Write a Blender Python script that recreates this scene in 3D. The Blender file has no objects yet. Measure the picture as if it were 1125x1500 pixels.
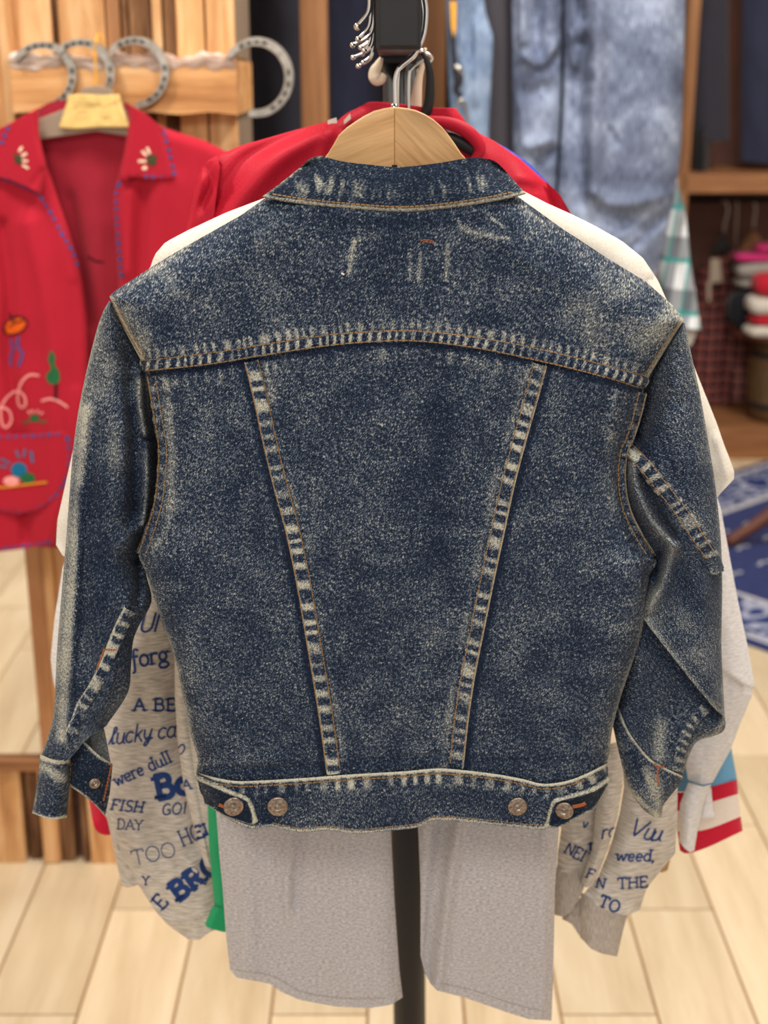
import bpy, bmesh, math, random
import numpy as np
from mathutils import Vector, Matrix
from mathutils.bvhtree import BVHTree

random.seed(7)
rng = np.random.default_rng(7)
SC = bpy.context.scene
COL = SC.collection

# ------------------------------------------------------------------ camera
PITCH = math.radians(18.0)
FPX = 2000.0
CAMZ = 1.5
cd = bpy.data.cameras.new('camera')
cam = bpy.data.objects.new('camera', cd)
COL.objects.link(cam)
cam.location = (0, 0, CAMZ)
cam.rotation_euler = (math.pi / 2 - PITCH, 0, 0)
cd.sensor_fit = 'HORIZONTAL'
cd.sensor_width = 36.0
cd.lens = 36.0 * FPX / 1125.0
cd.clip_start = 0.02
cd.dof.use_dof = True
cd.dof.focus_distance = 1.06
cd.dof.aperture_fstop = 8.0
SC.camera = cam
SC.view_settings.view_transform = 'Standard'
SC.view_settings.look = 'None'
SC.view_settings.gamma = 1.0
SC.view_settings.use_curve_mapping = False
SC.view_settings.exposure = -0.07

# ------------------------------------------------------------------ light
w = bpy.data.worlds.new('world')
SC.world = w
w.use_nodes = True
bg = w.node_tree.nodes['Background']
bg.inputs[0].default_value = (1.0, 0.96, 0.93, 1)
bg.inputs[1].default_value = 0.86


def area(name, loc, target, size, watts, col=(1, 0.93, 0.83)):
    l = bpy.data.lights.new(name, 'AREA')
    l.shape = 'DISK'
    l.size = size
    l.energy = watts
    l.color = col
    o = bpy.data.objects.new(name, l)
    COL.objects.link(o)
    o.location = loc
    d = Vector(target) - Vector(loc)
    o.rotation_euler = d.to_track_quat('-Z', 'Y').to_euler()
    return o


area('ceiling_lamp_front', (-0.5, -0.9, 2.85), (0.0, 1.1, 1.1), 0.7, 38)
area('ceiling_lamp_rack', (0.75, 1.0, 2.88), (0.5, 1.6, 0), 0.45, 28)
area('ceiling_lamp_left', (-1.0, 1.35, 2.88), (-0.7, 2.2, 1.0), 0.45, 28)
area('ceiling_lamp_mid', (0.5, 2.1, 2.88), (0.5, 3.0, 1.0), 0.4, 28)
area('ceiling_lamp_back', (1.3, 3.9, 2.88), (1.3, 4.6, 0), 0.5, 34)


# ------------------------------------------------------------------ helpers
def s2l(c):
    c = c / 255.0
    return c / 12.92 if c <= 0.04045 else ((c + 0.055) / 1.055) ** 2.4


def rgb(r, g, b):
    return (s2l(r), s2l(g), s2l(b), 1.0)


SP, CP = math.sin(PITCH), math.cos(PITCH)


def W(px, py, D):
    """photo pixel -> world point on the vertical plane y = D (D may be an array)"""
    px = np.asarray(px, float); py = np.asarray(py, float); D = np.asarray(D, float)
    x = (px - 562.5) / FPX; y = (750.0 - py) / FPX
    dy = CP + y * SP; dz = -SP + y * CP
    t = D / dy
    return np.stack([x * t, dy * t, CAMZ + dz * t], -1)


def Wv(px, py, D):
    return Vector(W(px, py, D).tolist())


def vnoise(p, scale, seed=0):
    """smooth value noise 0..1 on N,2 points"""
    q = p / scale
    i = np.floor(q).astype(np.int64); f = q - i
    f = f * f * (3 - 2 * f)

    def h(a, b):
        v = np.sin(a * 127.1 + b * 311.7 + seed * 74.7) * 43758.5453
        return v - np.floor(v)
    a = h(i[..., 0], i[..., 1]); b = h(i[..., 0] + 1, i[..., 1])
    c = h(i[..., 0], i[..., 1] + 1); d = h(i[..., 0] + 1, i[..., 1] + 1)
    return (a * (1 - f[..., 0]) + b * f[..., 0]) * (1 - f[..., 1]) + (c * (1 - f[..., 0]) + d * f[..., 0]) * f[..., 1]


def curve(pts, n, smooth=True):
    p = np.asarray(pts, float)
    if smooth and len(p) > 2:
        q = np.vstack([2 * p[0] - p[1], p, 2 * p[-1] - p[-2]])
        out = []
        for i in range(1, len(q) - 2):
            t = np.linspace(0, 1, 14, endpoint=False)[:, None]
            a, b, c, d = q[i - 1], q[i], q[i + 1], q[i + 2]
            out.append(0.5 * (2 * b + (c - a) * t + (2 * a - 5 * b + 4 * c - d) * t * t + (3 * b - a - 3 * c + d) * t ** 3))
        out.append(p[-1:])
        p = np.vstack(out)
    s = np.r_[0, np.cumsum(np.linalg.norm(np.diff(p, axis=0), axis=1))]
    t = np.linspace(0, s[-1], n)
    return np.stack([np.interp(t, s, p[:, k]) for k in range(p.shape[1])], -1)


def coons(T, B, L, R, nu, nv, smooth=True):
    def cv(c, n):
        return curve(c, n, smooth)
    T = cv(T, nu); B = cv(B, nu); L = cv(L, nv); R = cv(R, nv)
    u = np.linspace(0, 1, nu)[None, :, None]; v = np.linspace(0, 1, nv)[:, None, None]
    tl = (T[0] + L[0]) / 2; tr = (T[-1] + R[0]) / 2; bl = (B[0] + L[-1]) / 2; br = (B[-1] + R[-1]) / 2
    return (1 - v) * T[None] + v * B[None] + (1 - u) * L[:, None] + u * R[:, None] - (
        (1 - u) * (1 - v) * tl + u * (1 - v) * tr + (1 - u) * v * bl + u * v * br)


def polydist(P, poly):
    """distance and arc position of points P (...,2) to polyline"""
    sh = P.shape[:-1]; P = P.reshape(-1, 2)
    best = np.full(len(P), 1e9); arc = np.zeros(len(P)); s0 = 0.0
    poly = np.asarray(poly, float)
    for a, b in zip(poly[:-1], poly[1:]):
        d = b - a; L = np.hypot(*d)
        if L < 1e-9:
            continue
        t = np.clip(((P - a) @ d) / (L * L), 0, 1)
        e = P - a - t[:, None] * d
        q = e[:, 0] ** 2 + e[:, 1] ** 2
        m = q < best
        best = np.where(m, q, best); arc = np.where(m, s0 + t * L, arc)
        s0 += L
    return np.sqrt(best).reshape(sh), arc.reshape(sh)


def gfield(P, lines):
    """sum of gaussian ridges: (polyline, width px, amplitude)"""
    out = np.zeros(P.shape[:-1])
    for poly, wd, amp in lines:
        d, _ = polydist(P, curve(poly, max(6, 4 * len(poly))))
        out += amp * np.exp(-(d / wd) ** 2)
    return out


def pucker(P, poly, hw, lam, amp, seed=0):
    d, s = polydist(P, curve(poly, 40))
    n = vnoise(np.stack([s, 0 * s], -1), 28.0, seed)
    ph = np.sin(2 * np.pi * (s + 0.12 * d) / lam + 7.0 * n)
    return amp * np.clip(ph * 0.9 + 0.25, 0, 1) * np.exp(-(d / hw) ** 4) * (0.45 + 0.9 * vnoise(np.stack([s, d * 0], -1), 45.0, seed + 3)), d


def mat_parent(o, parent):
    if parent is not None:
        o.parent = parent
        pm = Matrix.Identity(4)
        q = parent
        chain = []
        while q is not None:
            chain.append(q); q = q.parent
        for q in reversed(chain):
            pm = pm @ q.matrix_parent_inverse @ q.matrix_basis
        o.matrix_parent_inverse = pm.inverted()


def tag(o, label=None, cat=None, group=None, kind=None):
    if label: o['label'] = label
    if cat: o['category'] = cat
    if group: o['group'] = group
    if kind: o['kind'] = kind
    return o


def thing(name, label, cat, loc, group=None):
    o = bpy.data.objects.new(name, None)
    COL.objects.link(o)
    o.empty_display_size = 0.05
    o.location = loc
    return tag(o, label, cat, group)


def mesh_obj(name, V, F, mat, parent=None, uv=None, attrs=None, smooth=True):
    me = bpy.data.meshes.new(name)
    V = np.asarray(V, float)
    if isinstance(F, np.ndarray):
        n, k = F.shape
        me.vertices.add(len(V)); me.vertices.foreach_set('co', V.astype(np.float32).ravel())
        me.loops.add(n * k); me.loops.foreach_set('vertex_index', F.astype(np.int32).ravel())
        me.polygons.add(n)
        me.polygons.foreach_set('loop_start', np.arange(0, n * k, k, dtype=np.int32))
        me.update(calc_edges=True)
    else:
        me.from_pydata(V.tolist(), [], F)
        me.update()
    if smooth:
        me.polygons.foreach_set('use_smooth', np.ones(len(me.polygons), bool))
    if uv is not None:
        li = np.zeros(len(me.loops), np.int32)
        me.loops.foreach_get('vertex_index', li)
        l = me.uv_layers.new(name='UVMap')
        l.data.foreach_set('uv', np.asarray(uv, np.float32)[li].ravel())
    if attrs:
        for k, a in attrs.items():
            at = me.attributes.new(k, 'FLOAT', 'POINT')
            at.data.foreach_set('value', np.asarray(a, np.float32).ravel())
    me.validate()
    if mat is not None:
        for m in (mat if isinstance(mat, (list, tuple)) else [mat]):
            me.materials.append(m)
    o = bpy.data.objects.new(name, me)
    COL.objects.link(o)
    mat_parent(o, parent)
    return o


def gridfaces(nv, nu, off=0, flip=False):
    i, j = np.meshgrid(np.arange(nv - 1), np.arange(nu - 1), indexing='ij')
    a = i * nu + j; b = a + nu; c = b + 1; d = a + 1
    F = np.stack([a, b, c, d] if not flip else [a, d, c, b], -1).reshape(-1, 4)
    return F + off


BV = {}          # named front surfaces for projecting details


def add_bvh(key, V, F):
    BV[key] = BVHTree.FromPolygons([tuple(v) for v in V], [tuple(f) for f in F])


ORG = Vector((0, 0, CAMZ))


def project(px, py, keys, fallD=1.05):
    d = Wv(px, py, 1.0) - ORG
    d.normalize()
    best = None
    for k in keys:
        loc, nor, idx, dist = BV[k].ray_cast(ORG, d)
        if loc is not None and (best is None or dist < best[2]):
            if nor.dot(d) > 0: nor = -nor
            best = (loc, nor, dist)
    if best is None:
        for k in keys:                      # just off the edge: nearest point of the surface
            loc, nor, idx, dist = BV[k].find_nearest(Wv(px, py, fallD))
            if loc is not None and (best is None or dist < best[2]):
                best = (loc, Vector((0, -1, 0)), dist)
        if best is not None and best[2] < 0.03:
            return Wv(px, py, best[0].y), best[1]
        return Wv(px, py, fallD), Vector((0, -1, 0))
    return best[0], best[1]


def uv_of(P3, rot=0.0):
    c, s = math.cos(rot), math.sin(rot)
    x, z = P3[..., 0], P3[..., 2]
    return np.stack([c * x - s * z, s * x + c * z], -1).reshape(-1, 2)


def shell(name, T, B, L, R, nu, nv, D, tf, tb, rad, mat, parent, edges='LR', smooth=True, bumps=None, fade_shade=None,
          wr=0.0, wscale=60.0, seed=1, uvrot=0.0, key=None, vD=None, thick_fn=None, closeT=False, closeB=False, minp=0.02, arcuv=False, rnd=False):
    """a hollow garment piece: front and back sheets that meet along the listed edges"""
    P = coons(T, B, L, R, nu, nv, smooth)
    if thick_fn is not None:
        prof = thick_fn(P)
    else:
        bd = []
        if 'L' in edges: bd.append(curve(L, 40, smooth))
        if 'R' in edges: bd.append(curve(R, 40, smooth))
        if 'T' in edges: bd.append(curve(T, 40, smooth))
        if 'B' in edges: bd.append(curve(B, 40, smooth))
        d = np.full(P.shape[:2], 1e9)
        for b in bd:
            d = np.minimum(d, polydist(P, b)[0])
        q = np.clip(d / rad, 0, 1)
        prof = np.clip(1 - (1 - q) ** 2, 0, 1) ** (0.5 if rnd else 0.85)
    prof = np.maximum(prof, minp)
    Dv = np.full(P.shape[:2], float(D))
    if vD is not None:                       # extra depth as function of pixel
        Dv = Dv + vD(P)
    disp = np.zeros(P.shape[:2])
    if wr:
        disp += wr * (vnoise(P * [1.0, 0.45], wscale, seed) - 0.5) * 2 + 0.5 * wr * (vnoise(P * [1, 0.6], wscale * 0.4, seed + 5) - 0.5) * 2
    if bumps:
        disp += gfield(P, bumps)
    front = W(P[..., 0], P[..., 1], Dv - tf * prof - disp * np.minimum(1, prof * 1.6))
    back = W(P[..., 0], P[..., 1], Dv + tb * prof)
    n = nu * nv
    V = np.vstack([front.reshape(-1, 3), back.reshape(-1, 3)])
    Ff = gridfaces(nv, nu); Fb = gridfaces(nv, nu, n, True)
    st = []
    for j, fl in ((0, False), (nu - 1, True)):
        a = np.arange(nv - 1) * nu + j; b = a + nu
        q = np.stack([a, a + n, b + n, b], -1)
        st.append(q if not fl else q[:, ::-1])
    for on, i, fl in ((closeT, 0, True), (closeB, nv - 1, False)):
        if on:
            a = i * nu + np.arange(nu - 1); b = a + 1
            q = np.stack([a, a + n, b + n, b], -1)
            st.append(q if not fl else q[:, ::-1])
    F = np.vstack([Ff, Fb] + st)
    if arcuv:
        du = np.linalg.norm(np.diff(front, axis=1), axis=2); U = np.concatenate([np.zeros((nv, 1)), np.cumsum(du, 1)], 1)
        U -= U[:, nu // 2:nu // 2 + 1]
        dv = np.linalg.norm(np.diff(front[:, nu // 2], axis=0), axis=1); Vv = -np.r_[0, np.cumsum(dv)][:, None] + 0 * U
        c_, s_ = math.cos(uvrot), math.sin(uvrot)
        q = np.stack([c_ * U - s_ * Vv, s_ * U + c_ * Vv], -1).reshape(-1, 2)
        uv = np.vstack([q, q + 0.3])
    else:
        uv = np.vstack([uv_of(front, uvrot), uv_of(back, uvrot)])
    at = {}
    if fade_shade is not None:
        f = fade_shade(P)
        at['fade_shade'] = np.r_[f.ravel(), f.ravel() * 0]
    o = mesh_obj(name, V, F, mat, parent, uv, at)
    if key:
        add_bvh(key, front.reshape(-1, 3), Ff)
    return o


def strip(name, poly, width, mat, parent, keys, lift=0.0008, dome=0.0008, pk=None, step=1.8, nu=9, fadeedge=0.5, uvrot=0.0,
          key=None, seed=0, fadebase=0.0, fallD=1.05, edges=()):
    """a felled seam lying on other cloth; pk=(wavelength, amp) puckers"""
    c = np.asarray(curve(poly, 200), float)
    L = np.sum(np.linalg.norm(np.diff(c, axis=0), axis=1))
    n = max(6, int(L / step)); c = curve(poly, n)
    tg = np.gradient(c, axis=0); tg /= np.linalg.norm(tg, axis=1)[:, None]
    nm = np.stack([tg[:, 1], -tg[:, 0]], -1)          # to the right of travel on screen (y down): left side
    s = np.arange(n) * L / (n - 1)
    wv = np.interp(np.linspace(0, 1, n), np.linspace(0, 1, len(np.atleast_1d(width))), np.atleast_1d(width)) if np.ndim(width) else np.full(n, width)
    us = np.linspace(-1, 1, nu)
    n1 = vnoise(np.stack([s, 0 * s], -1), 26.0, seed); n2 = vnoise(np.stack([s, 0 * s], -1), 50.0, seed + 9)
    V = np.zeros((n, nu, 3)); fd = np.zeros((n, nu))
    for i in range(n):
        for j, u in enumerate(us):
            q = c[i] + nm[i] * (-u) * wv[i] / 2
            loc, nor = project(q[0], q[1], keys, fallD)
            h = lift + dome * (1 - u ** 4)
            f = fadebase + fadeedge * abs(u) ** 6
            if pk:
                ph = math.sin(2 * math.pi * (s[i] + 1.4 * u) / pk[0] + 5.5 * n1[i])
                pv = max(0.0, min(1.0, ph * 0.8 + 0.3))
                h += 0.0006 * pv * (1 - u ** 2)
                f += pk[1] * pv * (0.45 + 0.9 * n2[i]) * (1 - 0.8 * abs(u) ** 4)
            for ue in edges: f += 1.7 * math.exp(-((u - ue) / 0.16) ** 2)
            if abs(u) > 0.99: h = -0.0012
            nn = Vector((nor.x, nor.y, nor.z))
            V[i, j] = loc + nn * h
            fd[i, j] = f
    F = gridfaces(n, nu)
    o = mesh_obj(name, V.reshape(-1, 3), F, mat, parent, uv_of(V, uvrot), {'fade_shade': fd.ravel()})
    # make sure the strip faces the camera
    if o.data.polygons[len(F) // 2].normal.y > 0:
        o.data.flip_normals()
    if key:
        add_bvh(key, V.reshape(-1, 3), F)
    return o


class Soup:
    """collects little pieces that become ONE mesh"""
    def __init__(self):
        self.V = []; self.F = []

    def prism(self, pts, nor, h, up=0.0):
        b = len(self.V); n = len(pts)
        for p in pts: self.V.append(tuple(Vector(p) + Vector(nor) * (h + up)))
        for p in pts: self.V.append(tuple(Vector(p) + Vector(nor) * up))
        self.F.append(list(range(b, b + n)))
        for i in range(n):
            j = (i + 1) % n
            self.F.append([b + i, b + n + i, b + n + j, b + j])

    def add(self, V, F):
        b = len(self.V)
        self.V += [tuple(v) for v in V]
        self.F += [[b + i for i in f] for f in F]

    def box(self, c, s):
        x, y, z = s[0] / 2, s[1] / 2, s[2] / 2
        V = [(c[0] + a * x, c[1] + b * y, c[2] + d * z) for a in (-1, 1) for b in (-1, 1) for d in (-1, 1)]
        self.add(V, [[0, 1, 3, 2], [4, 6, 7, 5], [0, 4, 5, 1], [2, 3, 7, 6], [0, 2, 6, 4], [1, 5, 7, 3]])

    def build(self, name, mat, parent, smooth=False):
        return mesh_obj(name, self.V, self.F, mat, parent, smooth=smooth)


def stitch(soup, poly, keys, dash=5.6, gap=1.6, hw=0.6, up=0.0003, h=0.0005, fallD=1.05):
    c = curve(poly, 300)
    L = np.sum(np.linalg.norm(np.diff(c, axis=0), axis=1))
    n = int(L / (dash + gap))
    s = np.linspace(0, L, 300)
    for k in range(n):
        a = k * (dash + gap); b = a + dash
        p = np.array([np.interp(a, s, c[:, 0]), np.interp(a, s, c[:, 1])]); q = np.array([np.interp(b, s, c[:, 0]), np.interp(b, s, c[:, 1])])
        t = (q - p) / max(1e-6, np.linalg.norm(q - p)); m = np.array([-t[1], t[0]]) * hw
        P = []; N = Vector((0, 0, 0))
        for z in (p + m, p - m, q - m, q + m):
            loc, nor = project(z[0], z[1], keys, fallD)
            P.append(loc); N += nor
        N.normalize()
        soup.prism(P, N, h, up)


def tube(name, pts, r, mat, parent, n=10, closed=False, cap=True, smooth_path=True, npts=None):
    P = np.asarray(pts, float)
    if smooth_path and len(P) > 2:
        P = curve(P, npts or 8 * len(P))
    m = len(P)
    rr = np.full(m, r) if np.ndim(r) == 0 else np.interp(np.linspace(0, 1, m), np.linspace(0, 1, len(r)), r)
    T = np.gradient(P, axis=0)
    if closed:
        T[0] = T[-1] = P[1] - P[-2]
    T /= np.maximum(np.linalg.norm(T, axis=1)[:, None], 1e-9)
    ref = np.array([0, 0, 1.0]) if abs(T[0][2]) < 0.9 else np.array([1.0, 0, 0])
    N = np.cross(T[0], ref); N /= np.linalg.norm(N)
    V = []
    for i in range(m):
        N = N - T[i] * (N @ T[i]); N /= np.linalg.norm(N)
        Bn = np.cross(T[i], N)
        for k in range(n):
            a = 2 * math.pi * k / n
            V.append(P[i] + rr[i] * (math.cos(a) * N + math.sin(a) * Bn))
    F = []
    for i in range(m - 1):
        for k in range(n):
            k2 = (k + 1) % n
            F.append([i * n + k, i * n + k2, (i + 1) * n + k2, (i + 1) * n + k])
    if cap and not closed:
        F.append(list(range(n))[::-1]); F.append([(m - 1) * n + k for k in range(n)])
    return mesh_obj(name, V, F, mat, parent)


def box(name, c, s, mat, parent=None, bev=0.0, rot=None, smooth=False, wob=0.0):
    bm = bmesh.new()
    bmesh.ops.create_cube(bm, size=1.0)
    for v in bm.verts:
        v.co = Vector((v.co.x * s[0], v.co.y * s[1], v.co.z * s[2]))
    if wob:
        for v in bm.verts: v.co += Vector((random.uniform(-wob, wob), 0, random.uniform(-wob, wob)))
    if bev:
        bmesh.ops.bevel(bm, geom=bm.edges[:], offset=bev, segments=2, affect='EDGES', profile=0.5)
    me = bpy.data.meshes.new(name)
    bm.to_mesh(me); bm.free()
    if mat: me.materials.append(mat)
    o = bpy.data.objects.new(name, me)
    COL.objects.link(o)
    o.location = c
    if rot: o.rotation_euler = rot
    mat_parent(o, parent)
    return o


def plate(name, outline, D, th, mat, parent, bev=0.0, keys=None):
    """flat board: outline in photo pixels on the plane y=D, extruded backwards by th"""
    P = [Wv(a, b, D) for a, b in outline]
    return prism_obj(name, P, Vector((0, th, 0)), mat, parent, bev)


def prism_obj(name, P, ext, mat, parent, bev=0.0, smooth=False):
    bm = bmesh.new()
    a = [bm.verts.new(p) for p in P]; b = [bm.verts.new(p + ext) for p in P]
    n = len(P)
    bm.faces.new(a); bm.faces.new(b[::-1])
    for i in range(n):
        j = (i + 1) % n
        bm.faces.new([a[j], a[i], b[i], b[j]])
    bmesh.ops.recalc_face_normals(bm, faces=bm.faces[:])
    if bev:
        ed = [e for e in bm.edges if len(e.link_faces) == 2 and e.calc_face_angle(0) > 0.6]
        bmesh.ops.bevel(bm, geom=ed, offset=bev, segments=3, affect='EDGES', profile=0.5)
    me = bpy.data.meshes.new(name)
    bm.to_mesh(me); bm.free()
    if smooth:
        me.polygons.foreach_set('use_smooth', np.ones(len(me.polygons), bool))
    if mat: me.materials.append(mat)
    o = bpy.data.objects.new(name, me)
    COL.objects.link(o)
    mat_parent(o, parent)
    return o


# ------------------------------------------------------------------ materials
class NT:
    def __init__(self, name, rough=0.8, spec=0.3, metal=0.0):
        self.m = bpy.data.materials.new(name)
        self.m.use_nodes = True
        self.t = self.m.node_tree
        self.b = self.t.nodes['Principled BSDF']
        self.b.inputs['Roughness'].default_value = rough
        self.b.inputs['Specular IOR Level'].default_value = spec
        self.b.inputs['Metallic'].default_value = metal

    def n(self, typ, **kw):
        x = self.t.nodes.new(typ)
        for k, v in kw.items(): setattr(x, k, v)
        return x

    def l(self, a, b): self.t.links.new(a, b)

    def math(self, op, a, b=None, clamp=False):
        x = self.n('ShaderNodeMath', operation=op, use_clamp=clamp)
        for i, v in enumerate((a, b)):
            if v is None: continue
            if isinstance(v, (int, float)): x.inputs[i].default_value = v
            else: self.l(v, x.inputs[i])
        return x.outputs[0]

    def coords(self, kind='Object'):
        return self.n('ShaderNodeTexCoord').outputs[kind]

    def mapping(self, vec, scale=(1, 1, 1), rot=(0, 0, 0)):
        m = self.n('ShaderNodeMapping')
        m.inputs['Scale'].default_value = scale; m.inputs['Rotation'].default_value = rot
        self.l(vec, m.inputs['Vector'])
        return m.outputs[0]

    def noise(self, vec, scale=1.0, detail=2.0, rough=0.5, dist=0.0):
        x = self.n('ShaderNodeTexNoise')
        x.inputs['Scale'].default_value = scale; x.inputs['Detail'].default_value = detail
        x.inputs['Roughness'].default_value = rough; x.inputs['Distortion'].default_value = dist
        if vec is not None: self.l(vec, x.inputs['Vector'])
        return x.outputs['Fac']

    def ramp(self, fac, stops, interp='LINEAR'):
        r = self.n('ShaderNodeValToRGB')
        r.color_ramp.interpolation = interp
        e = r.color_ramp.elements
        while len(e) < len(stops): e.new(0.5)
        for el, (p, c) in zip(e, stops):
            el.position = p; el.color = c
        self.l(fac, r.inputs[0])
        return r.outputs[0]

    def mix(self, fac, a, b, typ='MIX'):
        x = self.n('ShaderNodeMix', data_type='RGBA', blend_type=typ)
        for i, v in ((0, fac), (6, a), (7, b)):
            if isinstance(v, (int, float)): x.inputs[i].default_value = v
            elif isinstance(v, tuple): x.inputs[i].default_value = v
            else: self.l(v, x.inputs[i])
        return x.outputs[2]

    def color(self, c):
        if isinstance(c, tuple): self.b.inputs['Base Color'].default_value = c
        else: self.l(c, self.b.inputs['Base Color'])
        return self

    def bump(self, h, strength=0.3, dist=0.001):
        x = self.n('ShaderNodeBump')
        x.inputs['Strength'].default_value = strength; x.inputs['Distance'].default_value = dist
        self.l(h, x.inputs['Height']); self.l(x.outputs[0], self.b.inputs['Normal'])
        return self


def plain(name, c, rough=0.7, spec=0.3, metal=0.0, var=0.0, scale=40):
    k = NT(name, rough, spec, metal)
    if var:
        n = k.noise(k.coords(), scale, 3)
        d = tuple(x * (1 - var) for x in c[:3]) + (1,); e = tuple(min(1, x * (1 + var)) for x in c[:3]) + (1,)
        k.color(k.ramp(n, [(0.3, d), (0.7, e)]))
    else:
        k.color(c)
    return k.m


def make_denim(name, dark, mid, lite, worn, bias=0.0, streak=55.0):
    k = NT(name, 0.9, 0.08)
    uv = k.coords('UV')
    r = math.radians(-streak)
    st = k.noise(k.mapping(k.mapping(uv, (1, 1, 1), (0, 0, r)), (470, 1500, 1)), 1.0, 1.5, 0.55)
    fine = k.noise(uv, 700, 2.0, 0.6)
    bl = k.noise(uv, 300, 2.5, 0.6)
    big = k.noise(uv, 34, 2.0, 0.5)
    at = k.n('ShaderNodeAttribute', attribute_name='fade_shade').outputs['Fac']  # wear, plus shade painted in beside seams and in folds
    v = k.math('MULTIPLY', st, 0.46)
    v = k.math('ADD', v, k.math('MULTIPLY', bl, 0.26))
    v = k.math('ADD', v, k.math('MULTIPLY', fine, 0.22))
    v = k.math('ADD', v, k.math('MULTIPLY', big, 0.06))
    v = k.math('ADD', v, bias)
    v = k.math('ADD', v, k.math('MULTIPLY', at, 0.09))
    c = k.ramp(v, [(0.425, dark), (0.515, mid), (0.58, lite), (0.65, worn)])
    wf = k.math('MULTIPLY', k.math('MULTIPLY', k.math('MAXIMUM', k.math('SUBTRACT', at, 0.3), 0.0), k.ramp(st, [(0.36, (0.12, 0.12, 0.12, 1)), (0.60, (1, 1, 1, 1))])), 0.62, True)
    c = k.mix(wf, c, worn)
    k.color(c)
    k.bump(k.math('ADD', k.math('MULTIPLY', st, 0.7), k.math('MULTIPLY', fine, 0.5)), 0.45, 0.0006)
    k.b.inputs['Sheen Weight'].default_value = 0.06
    return k.m


M = {}
M['denim'] = make_denim('acid_washed_denim', rgb(21, 30, 47), rgb(38, 51, 74), rgb(106, 118, 130), rgb(196, 195, 178))
M['denim_dark'] = make_denim('dark_collar_denim', rgb(20, 29, 44), rgb(34, 47, 68), rgb(92, 104, 118), rgb(190, 188, 168), -0.015)
M['denim_inside'] = make_denim('denim_wrong_side', rgb(70, 76, 82), rgb(96, 102, 104), rgb(130, 132, 128), rgb(160, 158, 145))
M['thread'] = plain('orange_thread', rgb(150, 120, 82), 0.7)
M['thread_orange'] = plain('bar_tack_thread', rgb(168, 98, 58), 0.7)
M['thread_cream'] = plain('worn_cream_edge', rgb(205, 196, 168), 0.85, var=0.25, scale=900)
k = NT('aged_nickel', 0.42, 0.5, 1.0)
n = k.noise(k.coords(), 420, 3)
k.color(k.ramp(n, [(0.3, rgb(112, 100, 92)), (0.7, rgb(178, 166, 154))]))
M['button'] = k.m
M['button_dark'] = plain('button_recess', rgb(92, 80, 64), 0.5, 0.4, 0.8)
M['chrome'] = plain('chrome', rgb(225, 225, 225), 0.12, 0.5, 1.0)
M['steel'] = plain('brushed_steel', rgb(186, 182, 174), 0.28, 0.5, 1.0)
M['black_metal'] = plain('black_powder_coat', rgb(38, 38, 42), 0.45, 0.4)
M['black_pole'] = plain('black_pole_paint', rgb(34, 34, 38), 0.5, 0.3)
M['black_plastic'] = plain('black_plastic', rgb(30, 30, 33), 0.4, 0.4)
M['cream_plastic'] = plain('cream_plastic', rgb(228, 212, 190), 0.4, 0.4)


def make_wood(name, c0, c1, c2, scale=(1.5, 40, 40), rot=(0, 0, 0), rough=0.55, spec=0.3, knots=0.5, rand=True, bumps=0.25):
    k = NT(name, rough, spec)
    co = k.coords('Object')
    if rand:
        oi = k.n('ShaderNodeObjectInfo').outputs['Random']
        add = k.n('ShaderNodeVectorMath', operation='ADD')
        cmb = k.n('ShaderNodeCombineXYZ')
        for i in range(3): k.l(k.math('MULTIPLY', oi, 7.0 + 5 * i), cmb.inputs[i])
        k.l(co, add.inputs[0]); k.l(cmb.outputs[0], add.inputs[1])
        co = add.outputs[0]
    m = k.mapping(k.mapping(co, (1, 1, 1), rot), scale)
    n1 = k.noise(m, 1.0, 5, 0.6, 0.6)
    n2 = k.noise(k.mapping(k.mapping(co, (1, 1, 1), rot), tuple(s * 4 for s in scale)), 1.0, 3, 0.6)
    v = k.math('ADD', k.math('MULTIPLY', n1, 0.75), k.math('MULTIPLY', n2, 0.25))
    c = k.ramp(v, [(0.33, c0), (0.5, c1), (0.66, c2)])
    if rand:
        hs = k.n('ShaderNodeHueSaturation')
        k.l(c, hs.inputs['Color'])
        k.l(k.math('ADD', k.math('MULTIPLY', oi, 0.22), 0.89), hs.inputs['Value'])
        c = hs.outputs[0]
    k.color(c)
    k.bump(v, bumps, 0.002)
    return k.m


M['hanger_wood'] = make_wood('beech_hanger_wood', rgb(196, 148, 96), rgb(216, 172, 118), rgb(228, 188, 136), (10, 10, 170), (0, 0.32, 0), 0.42, 0.4, rand=False, bumps=0.05)
M['hanger_wood_b'] = make_wood('beech_hanger_wood_turned', rgb(178, 130, 82), rgb(208, 164, 112), rgb(224, 182, 130), (10, 10, 150), (0, -0.75, 0), 0.42, 0.4, rand=False, bumps=0.05)
M['floor_plank'] = make_wood('pale_oak_tile', rgb(214, 194, 160), rgb(230, 212, 180), rgb(240, 225, 197), (14, 1.6, 10), rough=0.36, spec=0.45, bumps=0.04)
M['grout'] = plain('tan_grout', rgb(176, 140, 104), 0.85, 0.2, var=0.1)
M['plank'] = make_wood('rough_sawn_pine', rgb(146, 98, 60), rgb(206, 156, 106), rgb(230, 192, 146), (22, 22, 2.2), rough=0.7, spec=0.25, bumps=0.5)
M['plank_h'] = make_wood('rough_sawn_pine_crosswise', rgb(160, 106, 62), rgb(212, 158, 104), rgb(232, 190, 140), (2.2, 22, 24), rough=0.62, spec=0.3, bumps=0.5)
M['bark'] = make_wood('stripped_bark', rgb(58, 38, 26), rgb(104, 72, 48), rgb(150, 112, 80), (40, 40, 5), rough=0.8, spec=0.2, bumps=1.0)
M['bark_silver'] = make_wood('weathered_bark_edge', rgb(106, 76, 60), rgb(176, 150, 134), rgb(240, 232, 226), (10, 30, 60), rough=0.5, spec=0.5, bumps=1.0)
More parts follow.
